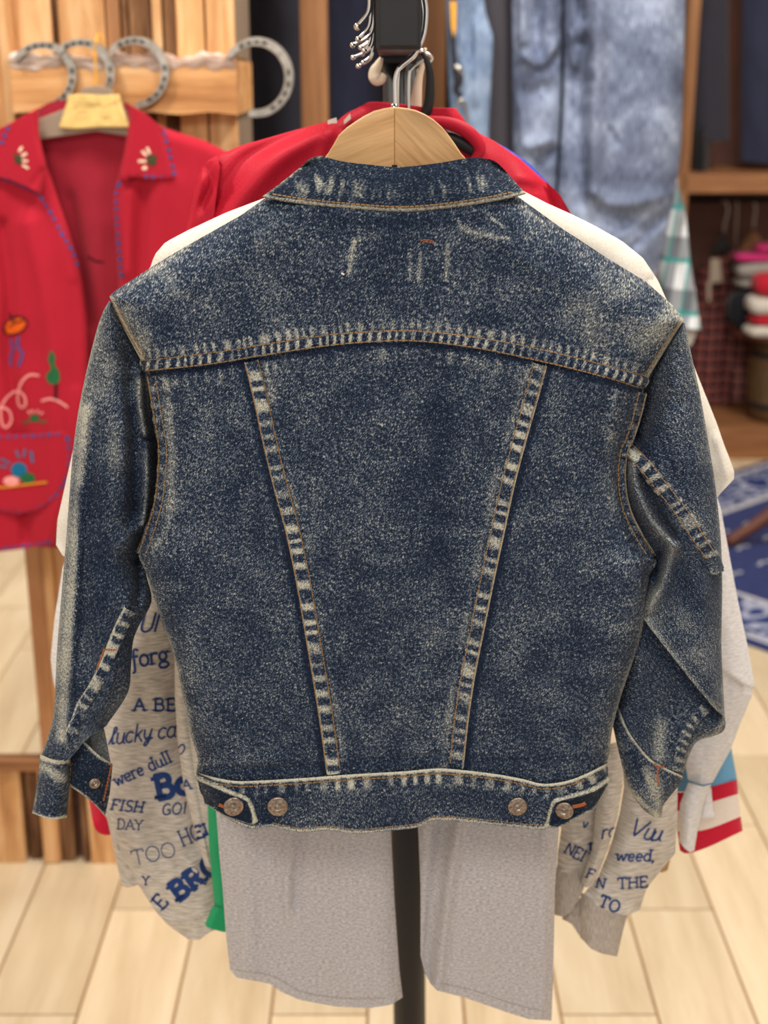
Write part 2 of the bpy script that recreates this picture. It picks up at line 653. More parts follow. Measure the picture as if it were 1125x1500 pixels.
M['post_wood'] = make_wood('brown_shelf_wood', rgb(128, 86, 54), rgb(160, 112, 74), rgb(182, 134, 92), (24, 24, 2.0), rough=0.5, spec=0.35, bumps=0.15)
M['shelf_wood'] = make_wood('brown_shelf_board_wood', rgb(122, 82, 54), rgb(154, 106, 70), rgb(176, 126, 86), (2.0, 24, 24), rough=0.5, spec=0.35, bumps=0.15)
M['dark_back'] = plain('dark_brown_back_board', rgb(112, 80, 72), 0.7, 0.2, var=0.12, scale=6)
M['dark_panel'] = plain('charcoal_panel', rgb(44, 44, 52), 0.7, 0.2)
M['grey_side'] = plain('grey_board', rgb(150, 132, 116), 0.55, 0.3, var=0.08, scale=5)  # grey of the stand's side board and the tagged hanger
M['wall'] = plain('warm_white_plaster', rgb(214, 204, 190), 0.9, 0.1, var=0.03, scale=3)
k = NT('mirror_glass', 0.03, 0.5, 1.0); k.color(rgb(238, 234, 226)); M['mirror'] = k.m


def make_cloth(name, c0, c1, sx=900, sy=900, rough=0.9, detail=2, lo=0.35, hi=0.65, bump=0.3, extra=None, sheen=0.15, kind='UV'):
    k = NT(name, rough, 0.15)
    uv = k.coords(kind)
    n1 = k.noise(k.mapping(uv, (sx, sy, sx)), 1.0, detail, 0.6)
    c = k.ramp(n1, [(lo, c0), (hi, c1)])
    if extra:
        n2 = k.noise(k.mapping(uv, (extra[1], extra[2], extra[1])), 1.0, 2, 0.5)
        c = k.mix(k.ramp(n2, [(0.4, (0, 0, 0, 1)), (0.62, (1, 1, 1, 1))]), c, extra[0])
    k.color(c)
    k.bump(n1, bump, 0.0006)
    k.b.inputs['Sheen Weight'].default_value = sheen
    return k.m


M['grey_heather'] = make_cloth('grey_heather_jersey', rgb(148, 145, 149), rgb(208, 205, 208), 300, 620, detail=4, lo=0.3, hi=0.7)
M['oat_heather'] = make_cloth('oatmeal_heather_fleece', rgb(170, 162, 153), rgb(216, 210, 202), 70, 700, detail=4, lo=0.38, hi=0.6)
M['rib_heather'] = make_cloth('heather_rib', rgb(158, 150, 144), rgb(192, 184, 176), 1100, 120, detail=2)
M['white_jersey'] = make_cloth('white_jersey', rgb(224, 219, 208), rgb(238, 234, 226), 500, 500)
M['pale_fleece'] = make_cloth('pale_grey_fleece', rgb(212, 212, 216), rgb(238, 238, 241), 160, 500, detail=3)
M['green_knit'] = make_cloth('green_jersey', rgb(24, 142, 92), rgb(40, 164, 110), 900, 900)
M['red_felt'] = make_cloth('red_wool_felt', rgb(166, 26, 46), rgb(184, 38, 58), 700, 700, sheen=0.05)
M['red_felt_in_shade'] = make_cloth('red_wool_inside_shade', rgb(150, 30, 48), rgb(168, 42, 60), 700, 700)  # felt red darkened in colour for the less lit inside
M['red_nylon'] = make_cloth('red_nylon', rgb(182, 28, 50), rgb(196, 38, 60), 600, 600, rough=0.5, bump=0.05, sheen=0.0)
M['blue_nylon'] = make_cloth('blue_nylon', rgb(28, 66, 184), rgb(40, 84, 206), 600, 600, rough=0.55, bump=0.05)
M['sky_knit'] = make_cloth('sky_blue_knit', rgb(96, 152, 190), rgb(116, 170, 206), 700, 700)
M['red_knit'] = make_cloth('crimson_knit', rgb(186, 20, 50), rgb(208, 34, 62), 700, 700)
M['cream_knit'] = make_cloth('cream_knit', rgb(222, 210, 200), rgb(238, 228, 218), 700, 700)
M['navy_cloth'] = make_cloth('navy_wool', rgb(46, 46, 56), rgb(60, 60, 72), 300, 300)
M['navy_cloth_b'] = make_cloth('blue_black_wool', rgb(42, 46, 66), rgb(56, 60, 84), 300, 300)
M['black_cloth'] = make_cloth('black_wool', rgb(24, 24, 28), rgb(36, 36, 42), 300, 300)
M['slate_cloth'] = make_cloth('slate_twill', rgb(60, 58, 66), rgb(78, 76, 84), 300, 300)
M['tan_knit'] = make_cloth('tan_knit', rgb(176, 140, 104), rgb(196, 160, 122), 500, 500)
M['ink'] = plain('blue_print_ink', rgb(40, 66, 124), 0.85, 0.15)
M['paper'] = plain('yellowed_masking_paper', rgb(226, 196, 126), 0.85, 0.15, var=0.1, scale=60)
M['pencil'] = plain('faint_pencil', rgb(178, 150, 96), 0.9, 0.1)
M['yarn_blue'] = plain('blue_yarn', rgb(60, 78, 140), 0.9, 0.1)
M['yarn_white'] = plain('cream_yarn', rgb(240, 214, 190), 0.9, 0.1)
M['yarn_green'] = plain('green_yarn', rgb(40, 104, 66), 0.9, 0.1)
M['yarn_olive'] = plain('olive_yarn', rgb(74, 74, 50), 0.9, 0.1)
M['yarn_orange'] = plain('orange_yarn', rgb(226, 98, 30), 0.9, 0.1)
M['yarn_pink'] = plain('pink_yarn', rgb(244, 160, 160), 0.9, 0.1)
M['yarn_black'] = plain('black_yarn', rgb(58, 24, 34), 0.9, 0.1)
M['yarn_teal'] = plain('teal_yarn', rgb(28, 108, 150), 0.9, 0.1)
M['yarn_yellow'] = plain('yellow_yarn', rgb(226, 150, 40), 0.9, 0.1)
M['leather_yellow'] = plain('yellow_leather', rgb(232, 168, 48), 0.5, 0.4)
M['dark_cord'] = plain('dark_cord', rgb(48, 46, 56), 0.7, 0.2)
M['navy_rug'] = make_cloth('navy_rug_pile', rgb(32, 46, 104), rgb(44, 60, 122), 60, 60, kind='Object', bump=0.2)
k = NT('rug_border_print', 0.95, 0.1)
co = k.coords('Object')
v1 = k.n('ShaderNodeTexVoronoi', feature='SMOOTH_F1'); v1.inputs['Scale'].default_value = 9
k.l(k.mapping(co, (1, 1.6, 1)), v1.inputs['Vector'])
n1 = k.noise(co, 14, 3, 0.6, 1.5)
vv = k.math('FRACT', k.math('ADD', k.math('MULTIPLY', v1.outputs['Distance'], 3.2), k.math('MULTIPLY', n1, 1.2)))
k.color(k.ramp(vv, [(0.42, rgb(48, 64, 124)), (0.55, rgb(176, 184, 212)), (0.8, rgb(176, 184, 212)), (0.9, rgb(48, 64, 124))]))
M['rug_border'] = k.m
M['rug_white'] = plain('rug_white_yarn', rgb(206, 208, 220), 0.95, 0.1)


def make_jeans(name, c0, c1, c2, sy=40):
    k = NT(name, 0.88, 0.15)
    uv = k.coords('UV')
    n1 = k.noise(k.mapping(uv, (520, sy, 1)), 1.0, 3, 0.65)
    n2 = k.noise(uv, 9, 3, 0.55, 0.4)
    v = k.math('ADD', k.math('MULTIPLY', n1, 0.55), k.math('MULTIPLY', n2, 0.45))
    k.color(k.ramp(v, [(0.38, c0), (0.5, c1), (0.62, c2)]))
    k.bump(n1, 0.4, 0.0015)
    return k.m


M['jeans'] = make_jeans('faded_blue_denim', rgb(74, 82, 106), rgb(108, 120, 148), rgb(164, 178, 206))
M['jeans_pale'] = make_jeans('stonewashed_denim', rgb(98, 118, 150), rgb(128, 150, 184), rgb(170, 190, 218))


def make_plaid(name, base, ca, cb, sx, sz, soft=0.5):
    k = NT(name, 0.9, 0.1)
    sep = k.n('ShaderNodeSeparateXYZ'); k.l(k.coords('UV'), sep.inputs[0])

    def band(s, f, lo, ph=0.0):
        x = k.math('FRACT', k.math('ADD', k.math('MULTIPLY', s, f), ph))
        return k.math('GREATER_THAN', x, lo)
    a = band(sep.outputs[0], sx, 0.55); b = band(sep.outputs[1], sz, 0.55)
    a2 = band(sep.outputs[0], sx, 0.9, 0.4); b2 = band(sep.outputs[1], sz, 0.9, 0.4)
    c = k.mix(k.math('MULTIPLY', a, soft), base, ca)
    c = k.mix(k.math('MULTIPLY', b, soft), c, ca)
    c = k.mix(k.math('MULTIPLY', a2, 0.8), c, cb)
    c = k.mix(k.math('MULTIPLY', b2, 0.8), c, cb)
    k.color(c)
    return k.m


M['plaid_teal'] = make_plaid('white_teal_plaid', rgb(220, 228, 238), rgb(56, 66, 80), rgb(44, 150, 150), 20, 9, 0.62)
M['plaid_red'] = make_plaid('brick_navy_plaid', rgb(150, 82, 76), rgb(30, 30, 46), rgb(176, 118, 104), 25, 22, 0.82)
M['plaid_pink'] = make_plaid('rose_navy_plaid', rgb(164, 104, 94), rgb(38, 34, 54), rgb(180, 130, 116), 25, 22, 0.75)
M['pink_cloth'] = make_cloth('magenta_fleece', rgb(196, 40, 112), rgb(226, 66, 140), 200, 200, kind='Object')
M['grey_cloth'] = make_cloth('grey_fleece', rgb(150, 146, 142), rgb(180, 176, 172), 200, 200, kind='Object')
M['white_cloth'] = make_cloth('white_fleece', rgb(216, 210, 202), rgb(234, 230, 222), 200, 200, kind='Object')
M['red_cloth'] = make_cloth('red_fleece', rgb(190, 28, 52), rgb(212, 44, 66), 200, 200, kind='Object')
M['black_fold'] = make_cloth('black_fleece', rgb(26, 28, 34), rgb(40, 42, 50), 200, 200, kind='Object')
M['barrel'] = make_wood('barrel_wood', rgb(78, 60, 40), rgb(108, 86, 60), rgb(132, 108, 78), (24, 24, 3), rough=0.6, bumps=0.3)
M['leg_wood'] = plain('reddish_brown_wood', rgb(112, 66, 52), 0.45, 0.4, var=0.1, scale=20)
M['nail_dark'] = plain('dark_slot', rgb(40, 36, 32), 0.8, 0.2)
k = NT('forged_horseshoe_steel', 0.36, 0.5, 0.75); n = k.noise(k.coords(), 60, 3)
k.color(k.ramp(n, [(0.3, rgb(150, 144, 134)), (0.7, rgb(196, 190, 180))])); M['horseshoe'] = k.m


# ------------------------------------------------------------------ the setting
def X(px, py, D): return float(W(px, py, D)[0])
def Z(px, py, D): return float(W(px, py, D)[2])


def struct(name, c, s, mat, bev=0.0):
    return tag(box(name, c, s, mat, None, bev), kind='structure')


floor = struct('floor', (0.2, 2.4, -0.03), (5.7, 7.4, 0.05), M['grout'])
PW, PL = 0.161, 0.9
pm = None
for kx in range(-19, 16):
    x0 = 0.4555 + kx * PW
    for ky in range(-3, 5):
        y0 = 2.205 + 0.3 * (kx % 3) + ky * PL
        if y0 + PL < 0.0 or y0 > 5.95 or x0 < -2.6 or x0 + PW > 3.05:
            continue
        if pm is None:
            p = box('plank', (0, 0, 0), (PW - 0.0045, PL - 0.0045, 0.008), M['floor_plank'], None, 0.0012)
            pm = p.data
        else:
            p = bpy.data.objects.new('plank', pm); COL.objects.link(p)
        p.location = (x0 + PW / 2, y0 + PL / 2, -0.003)
        mat_parent(p, floor)
struct('wall_back', (0.2, 6.05, 1.475), (5.7, 0.1, 2.95), M['wall'])
struct('wall_left', (-2.65, 2.4, 1.475), (0.1, 7.2, 2.95), M['wall'])
struct('wall_right', (3.1, 2.4, 1.475), (0.1, 7.2, 2.95), M['wall'])
struct('ceiling', (0.2, 2.4, 3.0), (5.9, 7.4, 0.1), M['wall'])

# ---- rustic wooden display stand on the left
UY = 2.38
stand = thing('display_stand', 'rustic wooden display stand of rough upright planks with a thick crossbar, behind the embroidered jacket', 'stand', (-0.75, 2.5, 0))
XR = X(346, 165, UY)
pl_px = [(-190, -118, 'plank', 0), (-118, -52, 'plank', 0), (-52, 0, 'plank', 0), (15, 78, 'plank', .0), (78, 87, 'bark', -.012), (87, 156, 'plank', 0.003), (156, 178, 'post_wood', 0.0),
         (178, 190, 'bark', -.004), (190, 222, 'bark', .004), (222, 238, 'plank', -.003), (238, 258, 'bark', -.008), (258, 300, 'plank', 0.002), (301, 345, 'plank', 0)]
for a, b, m, off in pl_px:
    x0, x1 = X(a, 60, UY), X(b, 60, UY)
    box('plank', ((x0 + x1) / 2, UY + 0.012 - off, 1.30), (x1 - x0 - 0.002, 0.024, 2.1), M[m], stand, 0.003)
x0, x1 = X(-1, 60, 2.35), X(14, 60, 2.35)
box('upright_post', ((x0 + x1) / 2, 2.37, 1.30), (x1 - x0, 0.05, 2.1), M['plank'], stand, 0.003)
box('side_board', (XR - 0.004, UY + 0.135, 1.175), (0.012, 0.25, 2.35), M['grey_side'], stand, 0.002)
box('back_board', (-0.78, UY + 0.24, 1.175), (1.05, 0.018, 2.35), M['dark_panel'], stand)
# crossbar: a thick block whose end shows beyond the side
zb, zt = Z(200, 166, 2.33), Z(200, 90, 2.33)
xb0, xb1 = X(16, 120, 2.33), XR + 0.006
bm = bmesh.new()
nx = 26
for (y0, y1, nm) in ((2.33, 2.60, 'crossbar'),):
    pts = []
    rows = []
    for i in range(nx + 1):
        x = xb0 + (xb1 + 0.002 - xb0) * i / nx
        jt = 0.004 * math.sin(i * 1.7) + 0.003 * math.sin(i * 3.1 + 1)
        rows.append((x, zb + 0.002 * math.sin(i * .9), zt + jt))
    V = []
    for x, a, b in rows:
        V += [(x, y0, a), (x, y0, b), (x, y1, b), (x, y1, a)]
    F = [[0, 1, 2, 3][::-1], [nx * 4 + q for q in (0, 1, 2, 3)]]
    for i in range(nx):
        for q in range(4):
            r = (q + 1) % 4
            F.append([i * 4 + q, i * 4 + r, (i + 1) * 4 + r, (i + 1) * 4 + q][::-1])
    cb = mesh_obj('crossbar', V, F, M['plank_h'], stand, smooth=False)
# silvery bark left on the top edge of the crossbar
V = []; F = []
for i in range(140):
    t = i / 139
    x = xb0 + (xb1 - xb0) * t
    hgt = 0.008 + 0.005 * abs(math.sin(7 * t + 1)) + 0.003 * math.sin(31 * t) + 0.002 * math.sin(83 * t)
    drop = 0.006 + 0.006 * abs(math.sin(11 * t)) + 0.003 * math.sin(23 * t) + 0.002 * math.sin(71 * t)
    V += [(x, 2.3285, zt - drop), (x, 2.326, zt + hgt * .4), (x, 2.335, zt + hgt), (x, 2.40, zt + hgt * .8), (x, 2.58, zt)]
for i in range(139):
    for q in range(4):
        a = i * 5 + q
        F.append([a, a + 5, a + 6, a + 1])
mesh_obj('bark_edge', V, F, M['bark_silver'], stand)
# plinth: upright slabs of bark-edged wood under a ledge
LY = 2.345
zl0, zl1 = Z(60, 1131, LY), Z(60, 1113, LY)
box('ledge', (-0.78, LY + 0.115, (zl0 + zl1) / 2), (1.09, 0.23, zl1 - zl0), M['shelf_wood'], stand, 0.003)
sl = [(-150, -62, 'plank', 0), (-60, -22, 'plank', 0), (-20, 34, 'plank', 0.0), (35, 57, 'bark', -.012), (58, 86, 'plank', .004), (87, 108, 'bark', -.004), (108, 116, 'dark_back', -.02), (117, 128, 'bark', 0),
      (129, 172, 'plank', 0.002), (173, 230, 'plank', 0), (231, 262, 'bark', 0), (263, 348, 'plank', 0)]
for a, b, m, off in sl:
    x0, x1 = X(a, 1200, 2.36), X(b, 1200, 2.36)
    box('plinth_slab', ((x0 + x1) / 2, 2.375 - off, zl0 / 2 + 0.0005), (x1 - x0 - 0.003, 0.03, zl0 - 0.001), M[m], stand, 0.004, wob=0.003)

# ---- mirror in a wooden frame standing on the ledge
mir = thing('mirror', 'brown framed mirror reflecting the pale floor, standing below the red embroidered jacket', 'mirror', (-0.9, 2.36, zl1))
mx1 = X(62, 1100, 2.35)
fw = 0.030
mz1 = 1.02
box('mirror_glass', (mx1 - 0.25 , 2.362, zl1 + (mz1 - zl1) / 2), (0.5, 0.006, mz1 - zl1 - 0.004), M['mirror'], mir)
for nm, c, s, m in (('frame_rail', (mx1 + fw / 2, 2.356, (zl1 + mz1) / 2), (fw, 0.024, mz1 - zl1), 'post_wood'),
                    ('frame_rail', (mx1 - 0.5 - fw / 2, 2.356, (zl1 + mz1) / 2), (fw, 0.024, mz1 - zl1), 'post_wood'),
                    ('frame_rail', (mx1 - 0.25, 2.356, mz1 + fw / 2), (0.5 + 2 * fw, 0.024, fw), 'shelf_wood'),
                    ):
    box(nm, c, s, M[m], mir, 0.002)

# ---- clothes bay in the middle
bay = thing('clothes_bay', 'brown wooden wall bay with square posts and dark inside, behind the rack', 'shelf unit', (-0.1, 3.35, 0))
BY = 3.1
for a, b in ((440, 480), (617, 653)):
    x0, x1 = X(a, 100, BY), X(b, 100, BY)
    box('post', ((x0 + x1) / 2, BY + 0.03, 1.2), (x1 - x0, 0.06, 2.4), M['post_wood'], bay, 0.003)
box('post', (-0.80, BY + 0.03, 1.2), (0.06, 0.06, 2.4), M['post_wood'], bay, 0.003)
box('post', (0.575, BY + 0.03, 1.2), (0.06, 0.06, 2.4), M['post_wood'], bay, 0.003)
box('back_panel', (-0.11, 3.71, 1.2), (1.44, 0.02, 2.4), M['dark_panel'], bay)
for x in (-0.825, 0.60):
    box('side_panel', (x, 3.43, 1.2), (0.018, 0.54, 2.4), M['dark_panel'], bay)
box('top_board', (-0.11, 3.41, 2.415), (1.46, 0.62, 0.03), M['shelf_wood'], bay)
box('bottom_board', (-0.11, 3.43, 0.05), (1.40, 0.52, 0.1), M['shelf_wood'], bay)
tube('hanging_rail', [(-0.81, 3.42, 2.2), (0.59, 3.42, 2.2)], 0.014, M['steel'], bay, smooth_path=False)
tube('front_rail', [(0.135, 2.95, 2.175), (0.64, 2.95, 2.175)], 0.01, M['steel'], bay, smooth_path=False)
for x in (0.15, 0.575):
    tube('rail_bracket', [(x, 2.95, 2.175), (x, 3.105, 2.175)], 0.008, M['steel'], bay, smooth_path=False)

# ---- far shelf bay on the right
far = thing('shelf_bay', 'brown wooden wall shelf with dark back board, clothes above and below its thick shelf', 'shelf unit', (2.0, 5.55, 0))
FY = 5.3
zs0, zs1 = Z(1060, 283, FY), Z(1060, 256, FY)
box('shelf_board', (2.05, 5.56, (zs0 + zs1) / 2), (1.98, 0.52, zs1 - zs0), M['shelf_wood'], far, 0.004)
x0, x1 = X(1002, 150, FY), X(1017, 150, FY)
box('post', ((x0 + x1) / 2, FY + 0.03, 1.27), (x1 - x0, 0.06, 2.3), M['post_wood'], far, 0.003)
box('post', (3.0, FY + 0.03, 1.27), (0.05, 0.06, 2.3), M['post_wood'], far, 0.003)
box('divider', ((x0 + x1) / 2, 5.59, 1.27), (0.02, 0.46, 2.3), M['post_wood'], far, 0.002)
box('back_board', (2.05, 5.84, 1.2), (2.0, 0.02, 2.4), M['dark_back'], far)
box('top_board', (2.05, 5.56, 2.42), (2.0, 0.56, 0.03), M['shelf_wood'], far)
zp = Z(1090, 629, FY)
box('plinth', (2.05, 5.57, zp / 2), (2.0, 0.54, zp), M['shelf_wood'], far, 0.004)
tube('rail', [(1.18, 5.55, 2.2), (3.0, 5.55, 2.2)], 0.014, M['steel'], far, smooth_path=False)
tube('rail', [(1.17, 5.70, 0.99), (3.0, 5.70, 0.99)], 0.012, M['black_metal'], far, smooth_path=False)

# ---- rug
rug = thing('rug', 'navy bandana-print rug with white borders lying on the pale floor', 'rug', (0.325, 4.196, 0.0))
rug.rotation_euler = (0, 0, math.atan2(0.66, 0.75))
RL, RWd = 1.60, 1.9


def rugpart(name, x0, x1, y0, y1, z0, z1, mat):
    o = box(name, ((x0 + x1) / 2, (y0 + y1) / 2, (z0 + z1) / 2), (x1 - x0, abs(y1 - y0), z1 - z0), mat, None, 0.0008)
    o.parent = rug
    return o


rugpart('rug_base', 0, RL, -RWd, 0, 0.001, 0.010, M['navy_rug'])
rugpart('border_band', 0.05, RL - 0.05, -0.27, -0.05, 0.010, 0.0112, M['rug_border'])
rugpart('border_band', 0.05, 0.27, -RWd + 0.05, -0.275, 0.010, 0.0112, M['rug_border'])
for (x0, x1, y0, y1) in ((0.03, RL - 0.03, -0.05, -0.035), (0.27, RL - 0.03, -0.30, -0.275), (0.03, 0.045, -RWd + .03, -0.03), (0.275, 0.295, -RWd + .03, -0.275)):
    rugpart('border_line', x0, x1, y0, y1, 0.010, 0.0116, M['rug_white'])
sp = Soup()
for i in range(9):
    for j in range(11):
        cx, cy = 0.42 + i * 0.15 + 0.075 * (j % 2), -0.42 - j * 0.13
        for k in range(3):
            sp.box((cx + (k - 1) * 0.022, cy + 0.008 * (k % 2), 0.0108), (0.016, 0.012, 0.0016))
o = sp.build('sprig_marks', M['rug_white'], None); o.parent = rug; o['kind'] = 'stuff'
sp = Soup()
for e, (nx_, ny_) in (('a', (1, 0)), ('b', (0, 1))):
    for i in range(28 if e == 'a' else 30):
        if e == 'a': c = (0.06 + i * 0.055, -0.265, 0.0118); s = (0.03, 0.010, 0.0014)
        else: c = (0.262, -0.3 - i * 0.053, 0.0118); s = (0.010, 0.03, 0.0014)
        sp.box(c, s)
        c2 = (c[0], -0.06, c[2]) if e == 'a' else (0.058, c[1], c[2])
        sp.box(c2, s)
o = sp.build('border_dots', M['rug_white'], None); o.parent = rug; o['kind'] = 'stuff'
# stool leg slanting over the rug (the seat stands beyond the frame)
stool = thing('stool', 'brown wooden stool leg slanting over the navy rug at the picture edge', 'stool', (1.45, 4.25, 0.012))
legs = [((1.12, 4.22, 0.02), (1.30, 4.27, 0.13), (1.55, 4.31, 0.38)), ((2.0, 4.05, 0.02), (1.85, 4.14, 0.14), (1.62, 4.25, 0.38)),
        ((1.75, 4.75, 0.02), (1.70, 4.62, 0.14), (1.62, 4.42, 0.38))]
for a in legs:
    tube('leg', [a[0], a[1], a[2]], [0.018, 0.026, 0.034], M['leg_wood'], stool, 12)
V = []; F = []
for k, (rr, z) in enumerate(((0.0, 0.375), (0.15, 0.375), (0.165, 0.385), (0.165, 0.405), (0.15, 0.415), (0.0, 0.412))):
    for q in range(28):
        a = 2 * math.pi * q / 28
        V.append((1.60 + rr * math.cos(a), 4.32 + rr * math.sin(a), z))
for k in range(5):
    for q in range(28):
        q2 = (q + 1) % 28
        F.append([k * 28 + q, k * 28 + q2, (k + 1) * 28 + q2, (k + 1) * 28 + q])
mesh_obj('seat', V, F, M['leg_wood'], stool)

# ------------------------------------------------------------------ clothes rack
rack = thing('clothes_rack', 'black metal clothes rack: square arm end towards the viewer and round pole to the floor', 'rack', (0.022, 1.46, 0))
ax0, ax1 = X(551, 60, 0.965), X(617, 60, 0.965)
az = Z(580, 73, 0.965)
acx = (ax0 + ax1) / 2
AH = 0.052
box('arm', (acx, (0.965 + 1.50) / 2, az + AH / 2), (ax1 - ax0, 1.50 - 0.965, AH), M['black_metal'], rack, 0.0015)
box('arm_cap', (acx, 0.963, az + AH / 2), (ax1 - ax0 - 0.004, 0.004, AH - 0.004), M['black_plastic'], rack, 0.001)
pt = Vector((X(583, 110, 1.46), 1.46, az + AH)); pb = Vector((X(597, 1400, 1.46), 1.46, 0.55))
dirp = (pb - pt) / (pb.z - pt.z)
foot = pb + dirp * (0.02 - pb.z)
tube('pole', [tuple(pt), tuple(pb)], 0.0165, M['black_pole'], rack, 24, smooth_path=False)
for dx in (-0.006, 0.006):
    tube('pole_groove', [(pt.x + dx, 1.46 - 0.0155, pt.z - AH), (pb.x + dx, 1.46 - 0.0155, 0.9)], 0.0016, M['black_plastic'], rack, 6, smooth_path=False)
tube('outer_tube', [tuple(pb + dirp * 0.42), tuple(foot)], 0.0205, M['black_pole'], rack, 24, smooth_path=False)
box('collar', tuple(pt + dirp * (-AH - 0.003)), (0.040, 0.040, 0.008), M['black_metal'], rack, 0.002)
for k in range(4):
    a = math.pi / 4 + k * math.pi / 2
    c = foot
    box('foot', (c.x + 0.13 * math.cos(a), c.y + 0.13 * math.sin(a), 0.016), (0.26, 0.035, 0.022), M['black_metal'], rack, 0.003, rot=(0, 0, a))

ARMTOP = az + AH


def hook(parent, D, stem_x, stem_z, r=0.0017, seed=0, mat='chrome', tip=(0, 0)):
    """steel hanger hook that goes up the right side of the arm, over it and down on the left"""
    rr = random.Random(seed)
    j = lambda s: rr.uniform(-s, s)
    xr, xl = ax1 + 0.0035, ax0 - 0.003
    top = ARMTOP + r
    pts = [(stem_x, D, stem_z), (stem_x - 0.0004, D, min(stem_z + 0.012, az - 0.030)), (stem_x - 0.0003, D, az - 0.019), (stem_x + 0.003, D, az - 0.011), (stem_x + 0.0135, D, az - 0.002), (xr, D, az + 0.010),
           (xr + 0.0020, D, az + 0.024), (xr + 0.001, D, az + 0.036), (xr - 0.004, D, top - 0.002), (acx + 0.010, D, top + 0.003), (acx, D, top + 0.0035), (acx - 0.010, D, top + 0.002), (xl - 0.001, D, top - 0.008),
           (xl - 0.002 + j(.001), D, az + 0.028 + tip[1]), (xl - 0.011 + tip[0], D, az + 0.017 + tip[1])]
    o = tube('hook', pts, r, M[mat], parent, 10, npts=120)
    V = []
    me = bpy.data.meshes.new('hook_tip')
    bm = bmesh.new(); bmesh.ops.create_uvsphere(bm, u_segments=12, v_segments=8, radius=r * 1.55)
    bm.to_mesh(me); bm.free(); me.materials.append(M[mat])
    me.polygons.foreach_set('use_smooth', np.ones(len(me.polygons), bool))
    b = bpy.data.objects.new('hook_tip', me); COL.objects.link(b); b.location = pts[-1]
    mat_parent(b, parent)
    return o


# ------------------------------------------------------------------ wooden hanger of the denim jacket
JD = 1.05
hg = thing('wooden_hanger', 'pale wooden hanger with a round top inside the denim jacket collar', 'hanger', tuple(Wv(578, 262, JD)))
top = [(225, 432), (330, 355), (420, 292), (478, 228), (496, 198), (521, 178), (549, 162.5), (578, 157)]
bot = [(578, 300), (520, 305), (440, 335), (340, 392), (232, 452)]
HD = JD - 0.006
tr = [(1156 - x + (0 if y < 240 else 4), y) for x, y in top]
TL = [tuple(q) for q in curve(top, 30)]; BL = [tuple(q) for q in curve(bot, 24)]
TR = [tuple(q) for q in curve([(578, 157), (610, 162), (640, 179), (662, 204), (681, 231), (740, 290), (840, 358), (925, 436)], 30)]
BR = [tuple(q) for q in curve([(918, 456), (830, 396), (720, 340), (640, 308), (578, 300)], 24)]
plate('hanger_half', TL + BL, HD, 0.016, M['hanger_wood'], hg, 0.0011)
plate('hanger_half', TR + BR, HD, 0.016, M['hanger_wood_b'], hg, 0.0011)
sx = X(578, 150, HD)
hook(hg, HD + 0.008, X(580, 130, HD + .008), Z(580, 161, HD + .008), 0.0019, 3)
tube('hook_base', [(sx, HD + .008, Z(578, 160, HD) - 0.002), (sx, HD + .008, Z(578, 155, HD) + 0.001)], 0.0028, M['chrome'], hg, 12, smooth_path=False)

# ------------------------------------------------------------------ the denim jacket (seen from the back)
jk = thing('denim_jacket', 'acid-washed blue denim jacket seen from behind on a wooden hanger, frontmost on the rack', 'jacket', tuple(Wv(590, 1200, JD)))
DN = M['denim']
ARM_L = [(205, 526), (216, 549), (224, 613), (231, 649), (231, 684), (225, 738), (208, 791), (201, 812)]
SIDE_L = [(201, 812), (212, 838), (223, 873), (240, 920), (254, 960), (266, 1012), (279, 1074), (289, 1108), (287, 1132)]
ARM_R = [(948, 556), (930, 609), (920, 636), (909, 660), (905, 700), (912, 742), (932, 785), (961, 819)]
SIDE_R = [(961, 819), (952, 842), (947, 883), (940, 926), (927, 968), (909, 1021), (897, 1067), (893, 1097), (889, 1120)]
SH_L = [(452, 262), (387, 291), (352, 316), (297, 347), (250, 374), (207, 401), (172, 424), (160, 434)]
SH_R = [(722, 260), (764, 292), (825, 336), (889, 378), (945, 412), (986, 448), (1003, 470)]
YA_L = [(160, 434), (180, 480), (205, 526)]
YA_R = [(1003, 470), (975, 513), (948, 556)]
BND_L = np.vstack([curve(SH_L, 24), curve(YA_L, 8), curve(ARM_L, 20), curve(SIDE_L, 24)])
BND_R = np.vstack([curve(SH_R, 24), curve(YA_R, 8), curve(ARM_R, 20), curve(SIDE_R, 24)])


def jprof(P, rad=62.0):
    d = np.minimum(polydist(P, BND_L)[0], polydist(P, BND_R)[0])
    q = np.clip(d / rad, 0, 1)
    return np.sqrt(np.clip(1 - (1 - q) ** 2, 0, 1))


YOKE_T = [(205, 527), (260, 522), (330, 513), (400, 502), (480, 490), (560, 484.5), (620, 485), (700, 494), (770, 506), (850, 525), (946, 549)]
YOKE_B = [(213, 545), (300, 536), (380, 523), (480, 508), (560, 501.5), (620, 502), (700, 512), (780, 528), (860, 547), (945, 572)]
YOKE_M = [((a[0] + b[0]) / 2, (a[1] + b[1]) / 2) for a, b in zip(curve(YOKE_T, 14), curve(YOKE_B, 14))]
V_L = [(368, 528), (381, 580), (396, 650), (411, 712), (428, 775), (444, 850), (456, 920), (468, 990), (479, 1060), (489, 1132)]
V_R = [(791, 533), (777, 585), (760, 645), (742, 715), (727, 785), (713, 850), (700, 915), (686, 985), (676, 1050), (668, 1124)]
WB_T = [(287, 1131), (315, 1139), (345, 1144), (380, 1143.5), (440, 1140), (480, 1137), (520, 1134), (590, 1130), (633, 1126), (660, 1126.5), (720, 1133), (765, 1141), (795, 1148), (830, 1144), (862, 1132), (889, 1118)]
